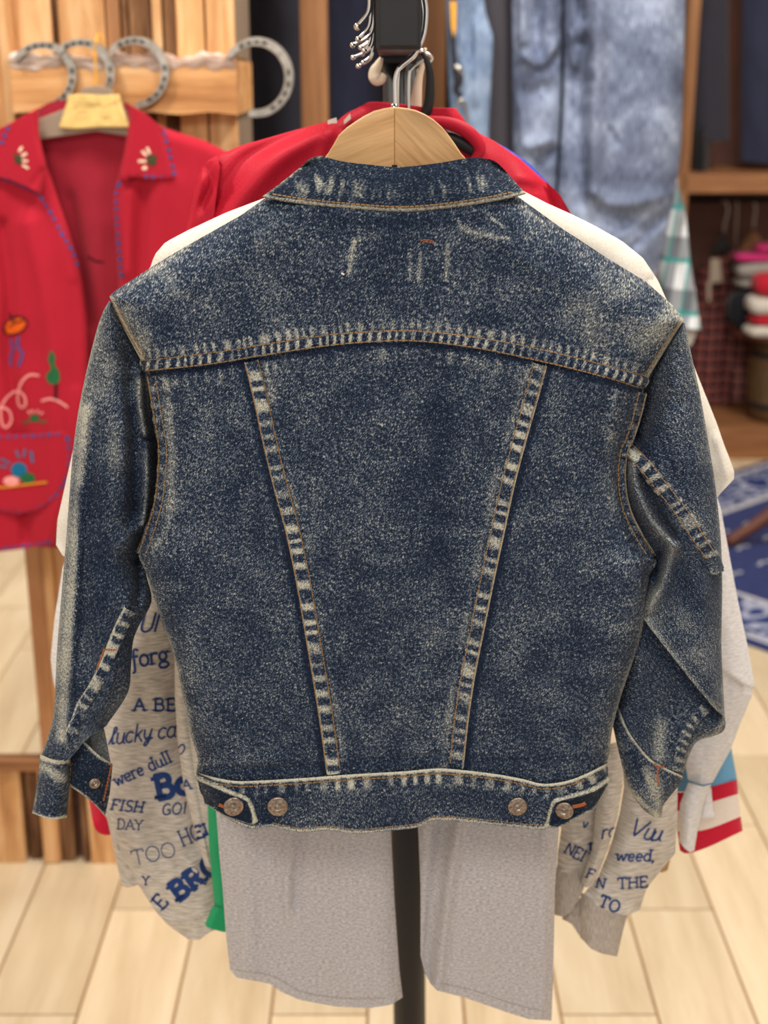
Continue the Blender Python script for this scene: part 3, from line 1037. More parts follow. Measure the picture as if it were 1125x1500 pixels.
WB_B = [(306, 1178), (328, 1196), (352, 1208), (370, 1214), (399, 1211), (440, 1219), (480, 1216), (520, 1221), (560, 1218), (600, 1214), (618, 1210), (632, 1202), (660, 1202), (713, 1207), (780, 1214), (802, 1213), (847, 1196), (870, 1181), (890, 1140)]

body_bumps = [([(240, 600), (246, 680), (240, 770)], 7, 0.0022), ([(228, 830), (250, 930), (275, 1040)], 26, 0.004), ([(930, 850), (915, 950), (890, 1060)], 26, 0.004),
              ([(640, 540), (648, 700), (640, 880)], 30, -0.0022), ([(560, 620), (552, 800), (566, 1000)], 40, 0.002), ([(300, 620), (320, 760)], 30, -0.002), ([(840, 640), (820, 800)], 30, -0.002),
              ([(900, 565), (885, 590), (880, 640)], 7, -0.0022), ([(905, 575), (898, 620), (893, 660)], 8, 0.002), ([(260, 548), (248, 575), (252, 600)], 6, 0.002),
              ([(330, 1128), (400, 1126), (460, 1122)], 5, -0.0015), ([(520, 1116), (640, 1108)], 6, -0.0015), ([(340, 1114), (420, 1112)], 6, 0.0015)]


def body_fade_shade(P):
    f = 0.10 + 0.2 * (vnoise(P, 70, 3) - 0.5) + 0.4 * (vnoise(P, 20, 4) - 0.5)
    p, d = pucker(P, [(a, b + 16) for a, b in YOKE_B], 14, 17, 0.35, 4)
    f += p
    f += gfield(P, [([(x + 16, y) for x, y in V_L], 6, 0.28), ([(x - 18, y) for x, y in V_R], 6, 0.28), ([(x + 8, y) for x, y in ARM_L[1:]], 16, 0.12), ([(245, 560), (252, 650), (248, 760), (228, 800)], 7, 0.4),
                    ([(897, 600), (890, 660), (896, 760)], 9, 0.3), (SIDE_L, 4, 0.7), (SIDE_R, 4, 0.6),
                    ([(640, 600), (645, 700), (640, 800)], 24, -0.30), ([(405, 600), (420, 680)], 8, -0.2), ([(300, 1125), (480, 1122), (660, 1112), (880, 1110)], 9, -0.25),
                    ([(a, b + 4) for a, b in YOKE_B], 5, -0.8), ([(x - 15, y) for x, y in V_L], 4.5, -0.9), ([(x + 15, y) for x, y in V_R], 4.5, -0.9),  # negative values paint shadow lines beside the seams and under the yoke edge
                    ([(560, 545), (540, 560)], 6, 0.2), ([(690, 555), (720, 620)], 20, 0.15), ([(300, 1118), (400, 1116)], 4, 0.3)])
    return f


shell('back_panel', [(a, b - 14) for a, b in YOKE_B], [(a, b + 5) for a, b in WB_T], [(205, 530)] + ARM_L[1:] + SIDE_L[1:], [(946, 556)] + ARM_R[1:] + SIDE_R[1:], 250, 236, JD, 0.036, 0.034, 60, DN, jk,
      bumps=body_bumps, fade_shade=body_fade_shade, wr=0.0016, wscale=90, seed=11, thick_fn=jprof, key='body')

yoke_bumps = [([(518, 350), (512, 395)], 5, 0.001), ([(530, 411), (640, 412)], 5, -0.001), ([(540, 350), (620, 352)], 4, -0.001), ([(660, 320), (720, 350), (800, 400)], 8, 0.0012),
              ([(690, 310), (760, 345), (860, 420)], 10, -0.001), ([(180, 455), (230, 500)], 10, 0.0015), ([(260, 380), (300, 440), (320, 500)], 18, 0.0016), ([(930, 420), (880, 480)], 18, 0.0016),
              ([(400, 330), (500, 420)], 26, 0.001)]


def yoke_fade_shade(P):
    f = 0.10 + 0.3 * (vnoise(P, 60, 13) - 0.5) + 0.35 * (vnoise(P, 18, 14) - 0.5)
    for pl, hw, am in (([(a, b - 7) for a, b in YOKE_T], 8, 0.75), (YOKE_M, 8, 0.9)):
        f += pucker(P, pl, hw, 14.5, am, 6)[0]
    f += gfield(P, [([(518, 352), (511, 400)], 3.5, 0.75), ([(601, 366), (600, 410)], 3.5, 0.6), ([(616, 372), (614, 410)], 3.5, 0.65), ([(655, 360), (654, 410)], 3.5, 0.55),
                    ([(662, 312), (678, 334), (700, 342), (745, 350)], 4.5, 0.6), ([(712, 312), (740, 334)], 4, 0.6), ([(760, 300), (800, 330)], 6, 0.35), ([(525, 350), (555, 345)], 4, 0.35), ([(560, 380), (562, 405)], 30, -0.25),
                    ([(162, 438), (183, 482), (206, 524)], 3.5, 1.6), ([(185, 455), (212, 500)], 16, 0.4), ([(1001, 472), (974, 512), (948, 554)], 3.5, 1.7), ([(985, 462), (940, 500)], 22, 0.45),
                    ([(385, 293), (300, 340), (230, 392), (165, 438)], 6, 0.4), ([(770, 286), (850, 333), (930, 388), (1000, 468)], 6, 0.45), ([(900, 420), (860, 470)], 40, 0.3), ([(250, 400), (300, 420)], 40, 0.15),
                    ([(400, 345), (380, 385)], 18, 0.2), ([(440, 318), (590, 326), (740, 318)], 8, -0.25)])  # the dark last line paints soft shadow under the collar
    return f


shell('yoke', [(452, 262), (520, 266), (585, 268), (650, 266), (722, 260)], curve([(a, b - 1) for a, b in YOKE_B], 80), SH_L + YA_L[1:] + [(213, 545)], SH_R + YA_R[1:] + [(945, 572)], 330, 130, JD - 0.0022, 0.036, 0.036, 60, DN, jk,
      bumps=yoke_bumps, fade_shade=yoke_fade_shade, wr=0.0014, wscale=80, seed=21, thick_fn=jprof, key='yoke', smooth=False)

# collar
COL_T = [(470, 228), (500, 236), (540, 241), (585, 244.5), (640, 239), (690, 231), (717, 233)]
COL_B = [(384, 288), (400, 293), (450, 300), (520, 306.5), (590, 310.5), (650, 306), (720, 296), (756, 288), (771, 284)]
COL_L = [(470, 228), (455, 232), (436, 248), (410, 269), (384, 288)]
COL_R = [(717, 233), (728, 238), (742, 252), (758, 270), (771, 284)]


def col_fade(P):
    f = 0.0 + 0.4 * (vnoise(P, 40, 23) - 0.5)
    f += pucker(P, [(430, 280), (470, 270), (520, 278), (570, 284), (640, 280), (700, 268)], 14, 20, 0.6, 8)[0]
    f += gfield(P, [([(a, b - 3) for a, b in COL_B], 2.8, 1.5), (COL_L, 4, 0.9), (COL_R, 4, 0.3), ([(465, 262), (478, 278)], 5, 0.5), ([(590, 275), (596, 262)], 4, 0.3)])
    return f


def col_thick(P):
    dB = polydist(P, curve(COL_B, 40))[0]
    q = np.clip(dB / 10.0, 0, 1)
    s = jprof(P + np.array([0.0, 22.0]), 80)
    dT = polydist(P, curve(COL_T, 40))[0]
    lean = np.clip(1 - dT / 60.0, 0, 1)
    return s * (1.0 - 0.20 * lean ** 2) + 0.13 * np.sqrt(1 - (1 - q) ** 2)


shell('collar', COL_T, COL_B, COL_L, COL_R, 200, 46, JD - 0.002, 0.036, -0.022, 60, M['denim_dark'], jk, fade_shade=col_fade, thick_fn=col_thick, wr=0.0008, wscale=40, seed=31, key='collar', closeT=True, closeB=True, uvrot=0.5)
box('hanging_loop', tuple(Wv(578, 244.5, JD - 0.026)), (0.004, 0.003, 0.003), M['black_cloth'], jk, 0.0005)

# waistband
def wb_fade(P):
    f = 0.05 + 0.4 * (vnoise(P, 40, 33) - 0.5)
    f += pucker(P, [(a, b + 13) for a, b in WB_T], 9, 22, 1.1, 5)[0]
    f += gfield(P, [([(a, b + 1.5) for a, b in WB_T], 2.6, 2.2), ([(a, b - 2) for a, b in WB_B], 2.0, 1.25), ([(430, 1165), (520, 1160), (620, 1160)], 8, 0.2), ([(400, 1180), (390, 1195)], 18, -0.5), ([(360, 1150), (440, 1160)], 10, -0.4), ([(640, 1150), (700, 1152), (760, 1160)], 5, 0.4)])
    return f


def wb_thick(P):
    d = np.minimum(polydist(P, np.array([(287, 1100), (290, 1135), (306, 1180), (320, 1230)]))[0], polydist(P, np.array([(889, 1090), (889, 1120), (890, 1140), (850, 1240)]))[0])
    q = np.clip(d / 46, 0, 1)
    return np.sqrt(np.clip(1 - (1 - q) ** 2, 0, 1)) * 0.98 + 0.05


shell('waistband', WB_T, WB_B, [(287, 1131), (291, 1150), (306, 1178)], [(889, 1118), (891, 1130), (890, 1140)], 300, 46, JD - 0.0025, 0.037, 0.036, 46, DN, jk,
      fade_shade=wb_fade, thick_fn=wb_thick, wr=0.0012, wscale=50, seed=41, key='waist', uvrot=-0.5, bumps=[([(a, b + 12) for a, b in WB_T], 5, -0.0006), ([(a, b + 3) for a, b in WB_T], 3, 0.0012), ([(a, b - 4) for a, b in WB_B], 3, 0.0008)])

JK = ['body', 'yoke', 'collar', 'waist']
# felled seams
strip('yoke_seam', YOKE_M, 17.5, DN, jk, ['yoke', 'body'], 0.0012, 0.0010, (13.0, 1.35), key='yseam', seed=1, nu=11, fadebase=-0.25)
strip('back_seam', V_L, 23, DN, jk, ['body'], 0.0012, 0.0012, (23, 1.2), key='vl', seed=2, nu=11, fadebase=-0.05, edges=(0.9,))
strip('back_seam', V_R, 24, DN, jk, ['body'], 0.0012, 0.0012, (23, 1.3), key='vr', seed=3, nu=11, fadebase=-0.02, edges=(-0.9,))
AS_L = [(222, 551), (232, 613), (238, 649), (238, 684), (232, 738), (216, 791), (208, 812)]
AS_R = [(941, 575), (932, 612), (922, 642), (914, 660), (910, 700), (917, 746), (936, 787), (955, 817)]
strip('armhole_seam', AS_L, 15, DN, jk, ['body'], 0.0012, 0.0014, (24, 0.5), key='al', seed=4, nu=11, fadeedge=0.3, edges=(0.86,))
strip('armhole_seam', AS_R, 15, DN, jk, ['body'], 0.0012, 0.0014, (24, 0.5), key='ar', seed=5, nu=11, fadeedge=0.3, edges=(-0.86,))

# ---- left sleeve (viewer's left)
SL_L = [(160, 440), (147, 466), (131, 525), (117, 590), (108, 650), (102, 720), (96, 800), (90, 870), (83, 960), (79, 1040), (70, 1080), (60, 1106)]
SL_R = [(166, 446), (212, 535), (230, 570), (238, 640), (238, 700), (230, 745), (216, 795), (214, 838), (222, 880), (204, 916), (195, 940), (192, 975), (187, 1015), (156, 1063)]


def sl_depth(P):
    d = polydist(P, curve(SL_R[:8], 30))[0]
    t = np.clip((P[..., 1] - 470) / 90, 0, 1)
    return 0.002 + 0.010 * t + 0.030 * t * np.exp(-(d / 40) ** 2) * np.clip((880 - P[..., 1]) / 60, 0, 1)


def sl_fade_shade(P):
    f = 0.05 + 0.45 * (vnoise(P, 60, 43) - 0.5) + 0.3 * (vnoise(P, 24, 44) - 0.5)
    f += gfield(P, [([(126, 600), (112, 740), (106, 840), (96, 960), (90, 1080)], 10, 0.95), ([(150, 480), (135, 560)], 24, 0.45), (SL_L, 3.5, 0.5), ([(119, 720), (116, 860), (108, 1000), (102, 1085)], 5, -0.5),
                    ([(206, 560), (206, 600), (212, 632)], 6, 0.8), ([(214, 660), (215, 720), (210, 765)], 5, 0.6), ([(178, 800), (192, 782), (206, 765)], 12, 0.3), ([(140, 700), (150, 900)], 22, -0.25), ([(193, 600), (196, 700), (198, 760)], 12, -0.35),  # worn ridges; the last dark line paints shade into the armhole fold
                    ([(160, 540), (166, 640), (165, 760)], 12, 0.25)])
    return f


SLB = [([(127, 600), (120, 720), (116, 820), (110, 920), (103, 1090)], 7, 0.004), ([(138, 620), (131, 740), (125, 860), (118, 960)], 10, -0.005),
       ([(206, 545), (206, 592), (214, 634)], 8, 0.014), ([(216, 655), (217, 710), (212, 770)], 8, 0.013), ([(176, 802), (192, 784), (206, 768)], 12, 0.013),
       ([(188, 560), (193, 620), (196, 690), (197, 740)], 9, -0.010), ([(184, 520), (189, 560)], 9, -0.004), ([(196, 750), (194, 770)], 9, -0.004), ([(185, 470), (200, 510), (207, 540)], 7, 0.006), ([(165, 500), (186, 560), (182, 680)], 12, 0.006), ([(200, 822), (206, 850), (200, 880)], 6, -0.01),
       ([(188, 880), (172, 960), (150, 1040)], 9, 0.003)]
SL_B = [(60, 1106), (78, 1112), (100, 1113), (125, 1085), (156, 1063)]
sl = shell('sleeve', [(160, 440), (163, 443), (166, 446)], SL_B, SL_L, SL_R, 90, 330, JD, 0.030, 0.03, 48, DN, jk, bumps=SLB, fade_shade=sl_fade_shade, vD=sl_depth, wr=0.002, wscale=36, seed=51, key='sl', uvrot=0.0, arcuv=True, rnd=True)
tag(sl, 'straight sleeve with a bright worn crease, left of the back')
PLK = [(190, 892), (176, 920), (164, 950), (152, 980), (136, 1010), (118, 1040), (106, 1078)]
strip('placket', PLK, 19, DN, sl, ['sl'], 0.0012, 0.0014, (24, 1.2), key='plk', seed=6, nu=11, fadebase=-0.1, edges=(0.9,))
shell('sleeve_lining', [(126, 1050), (140, 1022)], [(112, 1096), (163, 1122)], [(126, 1050), (117, 1072), (112, 1096)], [(140, 1022), (153, 1070), (163, 1122)], 24, 30, JD + 0.006, 0.004, 0.002, 20, M['denim_inside'], sl, key='lin', wr=0.002, wscale=14, seed=3)


def cuff_fade(P):
    return 0.05 + gfield(P, [([(60, 1108), (82, 1116), (102, 1115)], 3, 2.4), ([(66, 1125), (90, 1140)], 8, 1.0), ([(48, 1193), (74, 1200), (97, 1197)], 3, 2.0), ([(62, 1108), (49, 1190)], 3, 0.4)]) + 0.3 * (vnoise(P, 30, 5) - .5)


cl = shell('cuff', [(59, 1105), (80, 1113), (103, 1112)], [(47, 1191), (74, 1200), (98, 1198)], [(59, 1105), (54, 1150), (47, 1191)], [(103, 1112), (101, 1160), (98, 1198)], 50, 70, JD + 0.006, 0.030, 0.02, 30, DN, jk,
           fade_shade=cuff_fade, key='cl', uvrot=0.9, rnd=True, wr=0.001, wscale=25)


def flap_fade(P):
    return -0.2 + gfield(P, [([(100, 1150), (125, 1168), (154, 1196)], 3, 2.0), ([(165, 1118), (160, 1160), (155, 1196)], 4, 0.5), ([(122, 1086), (145, 1108), (165, 1118)], 3, 1.8)])


cfl = shell('cuff_flap', [(106, 1082), (122, 1086), (145, 1106), (165, 1119)], [(100, 1150), (112, 1158), (134, 1174), (154, 1196)], [(106, 1082), (103, 1116), (100, 1150)], [(165, 1119), (161, 1160), (154, 1196)], 44, 50, JD + 0.002, 0.010, 0.002, 22, M['denim_dark'], jk,
            fade_shade=flap_fade, key='cfl', wr=0.0015, wscale=20, closeT=True, closeB=True)


def button(px, py, r, parent, keys, tilt=(0, 0), squash=1.0, label=None):
    loc, nor = project(px, py, keys)
    nor = (nor * 0.6 + Vector((0, -1, 0.1)) * 0.4).normalized()
    nor = (nor + Vector((tilt[0], 0, tilt[1]))).normalized()
    R = r / FPX * 1.08 * JD
    prof = [(0.0, 0.0021), (0.18, 0.0020), (0.22, 0.0015), (0.34, 0.0015), (0.38, 0.0022), (0.66, 0.0022), (0.70, 0.0019), (0.84, 0.0020), (0.92, 0.0021), (1.0, 0.0014), (1.0, 0.0), (0.6, -0.0012)]
    q = nor.to_track_quat('Z', 'Y')
    V = []; F = []; n = 32
    for rr, h in prof:
        for k in range(n):
            a = 2 * math.pi * k / n
            rad = rr * R
            z = h
            if 0.66 < rr < 0.9 and k % 3 == 0: z += 0.0003
            V.append(loc + q @ Vector((rad * math.cos(a), rad * math.sin(a), z + 0.0008)))
    for i in range(len(prof) - 1):
        for k in range(n):
            k2 = (k + 1) % n
            F.append([i * n + k, (i + 1) * n + k, (i + 1) * n + k2, i * n + k2])
    o = mesh_obj('button', V, F, M['button'], parent)
    # raised maker's marks round the rim, too small to read
    sp = Soup()
    for k in range(13):
        a = 2 * math.pi * k / 13
        c = loc + q @ Vector((0.52 * R * math.cos(a), 0.52 * R * math.sin(a), 0.0028))
        t = q @ Vector((-math.sin(a), math.cos(a), 0)); u = q @ Vector((math.cos(a), math.sin(a), 0))
        L, w_ = R * 0.06, R * 0.08
        sp.prism([c + t * L + u * w_, c - t * L + u * w_, c - t * L - u * w_, c + t * L - u * w_], q @ Vector((0, 0, 1)), 0.0004)
    sp.build('rim_relief', M['button'], o)
    if label: tag(o, label)
    return o


button(138, 1146, 8.5, cfl, ['cfl'], (0.5, 0))

# ---- right sleeve: upper arm, then the forearm folded behind it
UR_L = [(998, 474), (950, 553), (922, 628), (904, 662), (898, 700), (906, 750), (930, 800), (946, 838), (941, 872), (938, 900)]
UR_R = [(1003, 473), (1013, 520), (1026, 580), (1040, 660), (1049, 720), (1056, 790), (1058, 860), (1057, 950), (1062, 1052)]
UR_B = [(938, 900), (960, 930), (985, 962), (1020, 1006), (1045, 1036), (1062, 1052)]


def ur_depth(P):
    d = polydist(P, curve(UR_L[:8], 30))[0]
    t = np.clip((P[..., 1] - 500) / 90, 0, 1)
    return 0.002 + 0.008 * t + 0.028 * t * np.exp(-(d / 38) ** 2) * np.clip((870 - P[..., 1]) / 60, 0, 1)


def ur_fade_shade(P):
    f = 0.10 + 0.5 * (vnoise(P, 60, 53) - 0.5) + 0.3 * (vnoise(P, 24, 54) - 0.5)
    f += gfield(P, [([(a - 2, b - 2) for a, b in UR_B], 7, 0.5), (UR_R, 3, 0.4), ([(970, 690), (1010, 750), (1050, 815)], 9, 0.35), ([(1000, 500), (985, 560), (990, 640)], 24, 0.2),
                    ([(985, 800), (972, 845), (950, 890)], 8, 0.6), ([(968, 812), (962, 850)], 7, -0.3), ([(925, 680), (935, 720), (960, 770), (978, 790)], 8, 0.6), ([(940, 690), (975, 760), (990, 790)], 6, -0.3),  # worn ridges; negative lines paint shade into the underarm valleys
                    ([(935, 640), (950, 660)], 6, -0.5), ([(1000, 900), (1030, 980)], 20, 0.2)])
    return f


URB = [([(925, 672), (932, 720), (952, 764), (975, 786), (988, 800)], 9, 0.012), ([(985, 802), (973, 845), (950, 892)], 9, 0.010), ([(968, 814), (960, 856)], 6, -0.010), ([(940, 700), (966, 752), (986, 782)], 6, -0.012),
       ([(1000, 830), (990, 870), (965, 910)], 12, -0.006), ([(1030, 870), (1035, 960), (1045, 1020)], 14, 0.004), ([(950, 590), (940, 640)], 8, -0.005), ([(985, 540), (975, 620)], 14, 0.004)]
ur = shell('sleeve', [(998, 474), (1000.5, 473), (1003, 473)], UR_B, UR_L, UR_R, 90, 290, JD, 0.034, 0.02, 50, DN, jk, bumps=URB, fade_shade=ur_fade_shade, vD=ur_depth, wr=0.002, wscale=34, seed=61, key='ur', uvrot=0.35, closeB=True, arcuv=True, rnd=True)
tag(ur, 'sleeve bent back at the elbow, right of the back')
strip('sleeve_seam', [(918, 655), (943, 680), (970, 714), (997, 748), (1021, 785), (1040, 813), (1051, 838)], [18, 22, 26, 27, 26, 24, 20], DN, ur, ['ur'], 0.0012, 0.0014, (21, 1.35), key='urs', seed=8, nu=11, fadebase=-0.1, uvrot=0.6)

FO_L = [(920, 880), (914, 960), (905, 1033)]
FO_R = [(1050, 985), (1062, 1050), (1060, 1070), (1046, 1078), (1022, 1086), (1010, 1105), (1000, 1137)]
FO_B = [(905, 1033), (918, 1066), (936, 1093), (958, 1116), (1000, 1137)]


def fo_fade(P):
    f = 0.08 + 0.4 * (vnoise(P, 40, 63) - 0.5)
    f += gfield(P, [([(1062, 1050), (1046, 1078), (1018, 1088), (1000, 1130)], 5, 0.5), ([(970, 1060), (965, 1110)], 10, 0.5), ([(950, 1040), (960, 1000)], 20, 0.1), ([(UX, UY_) for UX, UY_ in ((950, 935), (985, 975), (1020, 1018), (1045, 1050))], 12, -0.3)])
    return f


fo = shell('forearm_sleeve', [(920, 880), (980, 930), (1050, 985)], FO_B, FO_L, FO_R, 70, 110, JD + 0.026, 0.022, 0.02, 34, DN, jk, fade_shade=fo_fade, wr=0.003, wscale=26, seed=71, key='fo', uvrot=0.2, arcuv=True, rnd=True,
           bumps=[([(935, 960), (940, 1040), (950, 1100)], 10, 0.003), ([(985, 1000), (975, 1090)], 8, -0.003)])
strip('placket', [(1036, 1034), (1014, 1058), (1003, 1080), (997, 1100), (992, 1128)], 17, DN, fo, ['fo'], 0.0008, 0.001, (14, 0.9), key='fos', seed=9, fallD=1.06)


def cr_fade(P):
    return 0.2 + 0.5 * (vnoise(P, 26, 73) - 0.5) + gfield(P, [(FO_B, 2.6, 2.4), ([(945, 1130), (960, 1160), (965, 1195)], 9, 0.8), ([(909, 1113), (921, 1155), (964, 1198)], 4, 0.8), ([(925, 1100), (940, 1140)], 6, -0.5)])


cr = shell('cuff', FO_B, [(896, 1056), (909, 1113), (922, 1156), (943, 1186), (966, 1198), (973, 1178), (996, 1149)], [(905, 1033), (900, 1044), (896, 1056)], [(1000, 1137), (999, 1143), (996, 1149)], 90, 60, JD + 0.024, 0.020, 0.016, 26, DN, jk,
           fade_shade=cr_fade, wr=0.002, wscale=20, seed=81, key='cr', uvrot=-0.7, rnd=True, edges='LRB', bumps=[([(930, 1090), (945, 1140), (955, 1180)], 7, -0.003), ([(965, 1130), (968, 1180)], 8, 0.004)])

# a fleck of white lint on the yoke
loc, nor = project(502, 401, ['yoke'])
box('lint_fleck', tuple(loc + nor * 0.0006), (0.0026, 0.001, 0.0014), M['white_jersey'], jk, 0.0004, rot=(0, 0.5, 0))
# waist tabs
for side, T, B, L, R, bt in (
        ('l', [(287, 1131), (312, 1142), (340, 1156), (358, 1163), (367, 1168)], [(306, 1178), (331, 1195), (352, 1203), (368, 1208), (378, 1203)], [(287, 1131), (293, 1155), (306, 1178)], [(367, 1168), (374, 1186), (378, 1203)], (342, 1180, 15)),
        ('r', [(805, 1176), (812, 1168), (838, 1160), (866, 1150), (890, 1134)], [(797, 1210), (815, 1211), (845, 1196), (868, 1182), (889, 1146)], [(805, 1176), (800, 1194), (797, 1210)], [(890, 1134), (890, 1140), (889, 1146)], (827, 1186, 13.5))):
    P = coons(T, B, L, R, 46, 26)
    V = np.zeros(P.shape[:2] + (3,)); fd = np.zeros(P.shape[:2])
    dT = np.minimum(polydist(P, curve(T, 30))[0], polydist(P, curve(L if side == 'r' else R, 12))[0])
    dB = polydist(P, curve(B, 30))[0]
    for i in range(P.shape[0]):
        for j in range(P.shape[1]):
            loc, nor = project(P[i, j, 0], P[i, j, 1], ['waist'])
            e = min(dT[i, j], dB[i, j])
            h = 0.0006 + 0.0022 * min(1, e / 3.0) + 0.0010 * math.exp(-((e - 4) / 2.5) ** 2)
            V[i, j] = loc + nor * h
            fd[i, j] = 2.2 * math.exp(-((dT[i, j] - 3) / 2.4) ** 2) + 1.9 * math.exp(-((dB[i, j] - 2.5) / 2.2) ** 2) - 0.5
    fd += 0.9 * np.clip(vnoise(P, 11, 7) - 0.55, 0, 1) * 2
    F = gridfaces(*P.shape[:2])
    tb = mesh_obj('waist_tab', V.reshape(-1, 3), F, M['denim_dark'], jk, uv_of(V, 0.4), {'fade_shade': fd.ravel()})
    add_bvh('tab' + side, V.reshape(-1, 3), F)
    button(bt[0], bt[1], bt[2], tb, ['tab' + side], (0.35 if side == 'l' else -0.3, 0))
    so = Soup()
    a = (1 if side == 'l' else -1)
    if side == 'l':
        stitch(so, [(322, 1178), (333, 1182)], ['tabl'], 3, .3, 2.0, 0.0006, 0.0008)
        stitch(so, [(350, 1184), (356, 1186)], ['tabl'], 3, .3, 1.5, 0.0006, 0.0008)
    else:
        stitch(so, [(838, 1181), (852, 1178), (857, 1175)], ['tabr'], 3, .3, 2.2, 0.0006, 0.0008)
    so.build('buttonhole', M['thread_orange'], tb)
button(407, 1180, 15.5, jk, ['waist'])
button(758, 1180, 14.5, jk, ['waist'])

# topstitching
so = Soup()
K = ['yseam', 'yoke', 'body']
stitch(so, [(a, b + 1.5) for a, b in YOKE_T], K)
stitch(so, [(a, b - 2.5) for a, b in YOKE_B], K)
for key, pl, o1, o2 in (('vl', V_L, 9.0, -9.0), ('vr', V_R, 9.0, -9.0)):
    for o_ in (o1, o2):
        stitch(so, [(a + o_, b - 0.2 * o_) for a, b in pl], [key, 'body'], hw=0.6)
for key, pl in (('al', AS_L), ('ar', AS_R)):
    for o_ in (-5.0, 5.0):
        stitch(so, [(a + o_, b) for a, b in pl], [key, 'body'], hw=0.65)
stitch(so, [(172, 448), (192, 484), (216, 526)], ['yoke'], hw=0.6)
stitch(so, [(165, 446), (184, 481), (209, 524)], ['yoke'], hw=0.6)
stitch(so, [(994, 474), (966, 514), (940, 556)], ['yoke'], hw=0.6)
stitch(so, [(a, b - 8) for a, b in COL_B[1:-1]], ['collar'], hw=0.9)
stitch(so, [(a, b + 7) for a, b in WB_T[1:-1]], ['waist'], hw=0.55)
stitch(so, [(a, b - 6) for a, b in WB_B[4:-2]], ['waist'], hw=0.5)
for o_ in (-8, 8):
    stitch(so, [(918 + o_ * .7, 655 - o_ * .6), (943 + o_ * .75, 680 - o_ * .65), (970 + o_ * .8, 714 - o_ * .6), (997 + o_ * .8, 748 - o_ * .6), (1021 + o_ * .8, 785 - o_ * .6), (1041 + o_ * .7, 815 - o_ * .5)], ['urs', 'ur'], hw=0.6)
stitch(so, [(100, 1096), (104, 1120), (101, 1160)], ['cl', 'cfl'], hw=0.6)
tag(so.build('topstitching', M['thread'], jk), kind='stuff')
so = Soup()
stitch(so, [(616, 352), (626, 351), (636, 353)], ['yoke'], 4, .6, 0.7)
stitch(so, [(619, 355), (628, 354), (637, 357)], ['yoke'], 4, .6, 0.6)
for p in ([(152, 951), (172, 952)], [(152, 951), (147, 966), (141, 984)]):
    stitch(so, p, ['plk', 'sl'], 4, .5, 1.0)
stitch(so, [(958, 1118), (967, 1124), (974, 1121)], ['cr', 'fo'], 4, .3, 1.3, up=0.001)
stitch(so, [(964, 1124), (963, 1138), (965, 1152)], ['cr'], 4, .3, 1.2, up=0.0006)
stitch(so, [(163, 1118), (160, 1132), (150, 1178)], ['cfl'], 4, 1.2, 0.9)
tag(so.build('bar_tacks', M['thread_orange'], jk), kind='stuff')

# ------------------------------------------------------------------ flat print and embroidery laid on cloth
def cast(px, py, keys):
    d = Wv(px, py, 1.0) - ORG
    d.normalize()
    best = None
    for k in keys:
        loc, nor, idx, dist = BV[k].ray_cast(ORG, d)
        if loc is not None and (best is None or dist < best[2]):
            if nor.dot(d) > 0: nor = -nor
            best = (loc, nor, dist)
    return best


def ribbon(sp, poly, wd, keys, up=0.0006, seg=3.0, dash=None):
    p = np.asarray(poly, float)
    s = np.r_[0, np.cumsum(np.linalg.norm(np.diff(p, axis=0), axis=1))]
    if s[-1] < 1e-6: return
    n = max(2, int(s[-1] / seg) + 1)
    t = np.linspace(0, s[-1], n)
    q = np.stack([np.interp(t, s, p[:, 0]), np.interp(t, s, p[:, 1])], -1)
    tg = np.gradient(q, axis=0); tg /= np.maximum(np.linalg.norm(tg, axis=1)[:, None], 1e-9)
    nm = np.stack([-tg[:, 1], tg[:, 0]], -1) * wd / 2
    q[0] -= tg[0] * wd * 0.35; q[-1] += tg[-1] * wd * 0.35
    row = []
    for i in range(n):
        a = cast(*(q[i] + nm[i]), keys); b = cast(*(q[i] - nm[i]), keys)
        row.append(None if a is None or b is None else (a[0] + a[1] * up, b[0] + b[1] * up))
    for i in range(n - 1):
        if row[i] and row[i + 1]:
            if dash and int(t[i] / dash) % 2: continue
            if (row[i][0] - row[i + 1][0]).length > 0.03: continue
            k = len(sp.V)
            sp.V += [tuple(row[i][0]), tuple(row[i][1]), tuple(row[i + 1][1]), tuple(row[i + 1][0])]
            sp.F.append([k, k + 1, k + 2, k + 3])


def patch(sp, outline, keys, up=0.0008):
    o = curve(list(outline) + [outline[0]], 28)
    c = o[:-1].mean(0)
    rings = []
    for f in (1.0, 0.5):
        rings.append([cast(*(c + (p - c) * f), keys) for p in o[:-1]])
    cc = cast(c[0], c[1], keys)
    if cc is None or any(x is None for r in rings for x in r): return
    b = len(sp.V); n = len(o) - 1
    for r in rings:
        for x in r: sp.V.append(tuple(x[0] + x[1] * up))
    sp.V.append(tuple(cc[0] + cc[1] * up * 1.6))
    for i in range(n):
        j = (i + 1) % n
        sp.F.append([b + i, b + j, b + n + j, b + n + i])
        sp.F.append([b + n + i, b + n + j, b + 2 * n])


def arc(cx, cy, rx, ry, a0, a1, n=12):
    return [(cx + rx * math.cos(math.radians(a0 + (a1 - a0) * i / n)), cy + ry * math.sin(math.radians(a0 + (a1 - a0) * i / n))) for i in range(n + 1)]


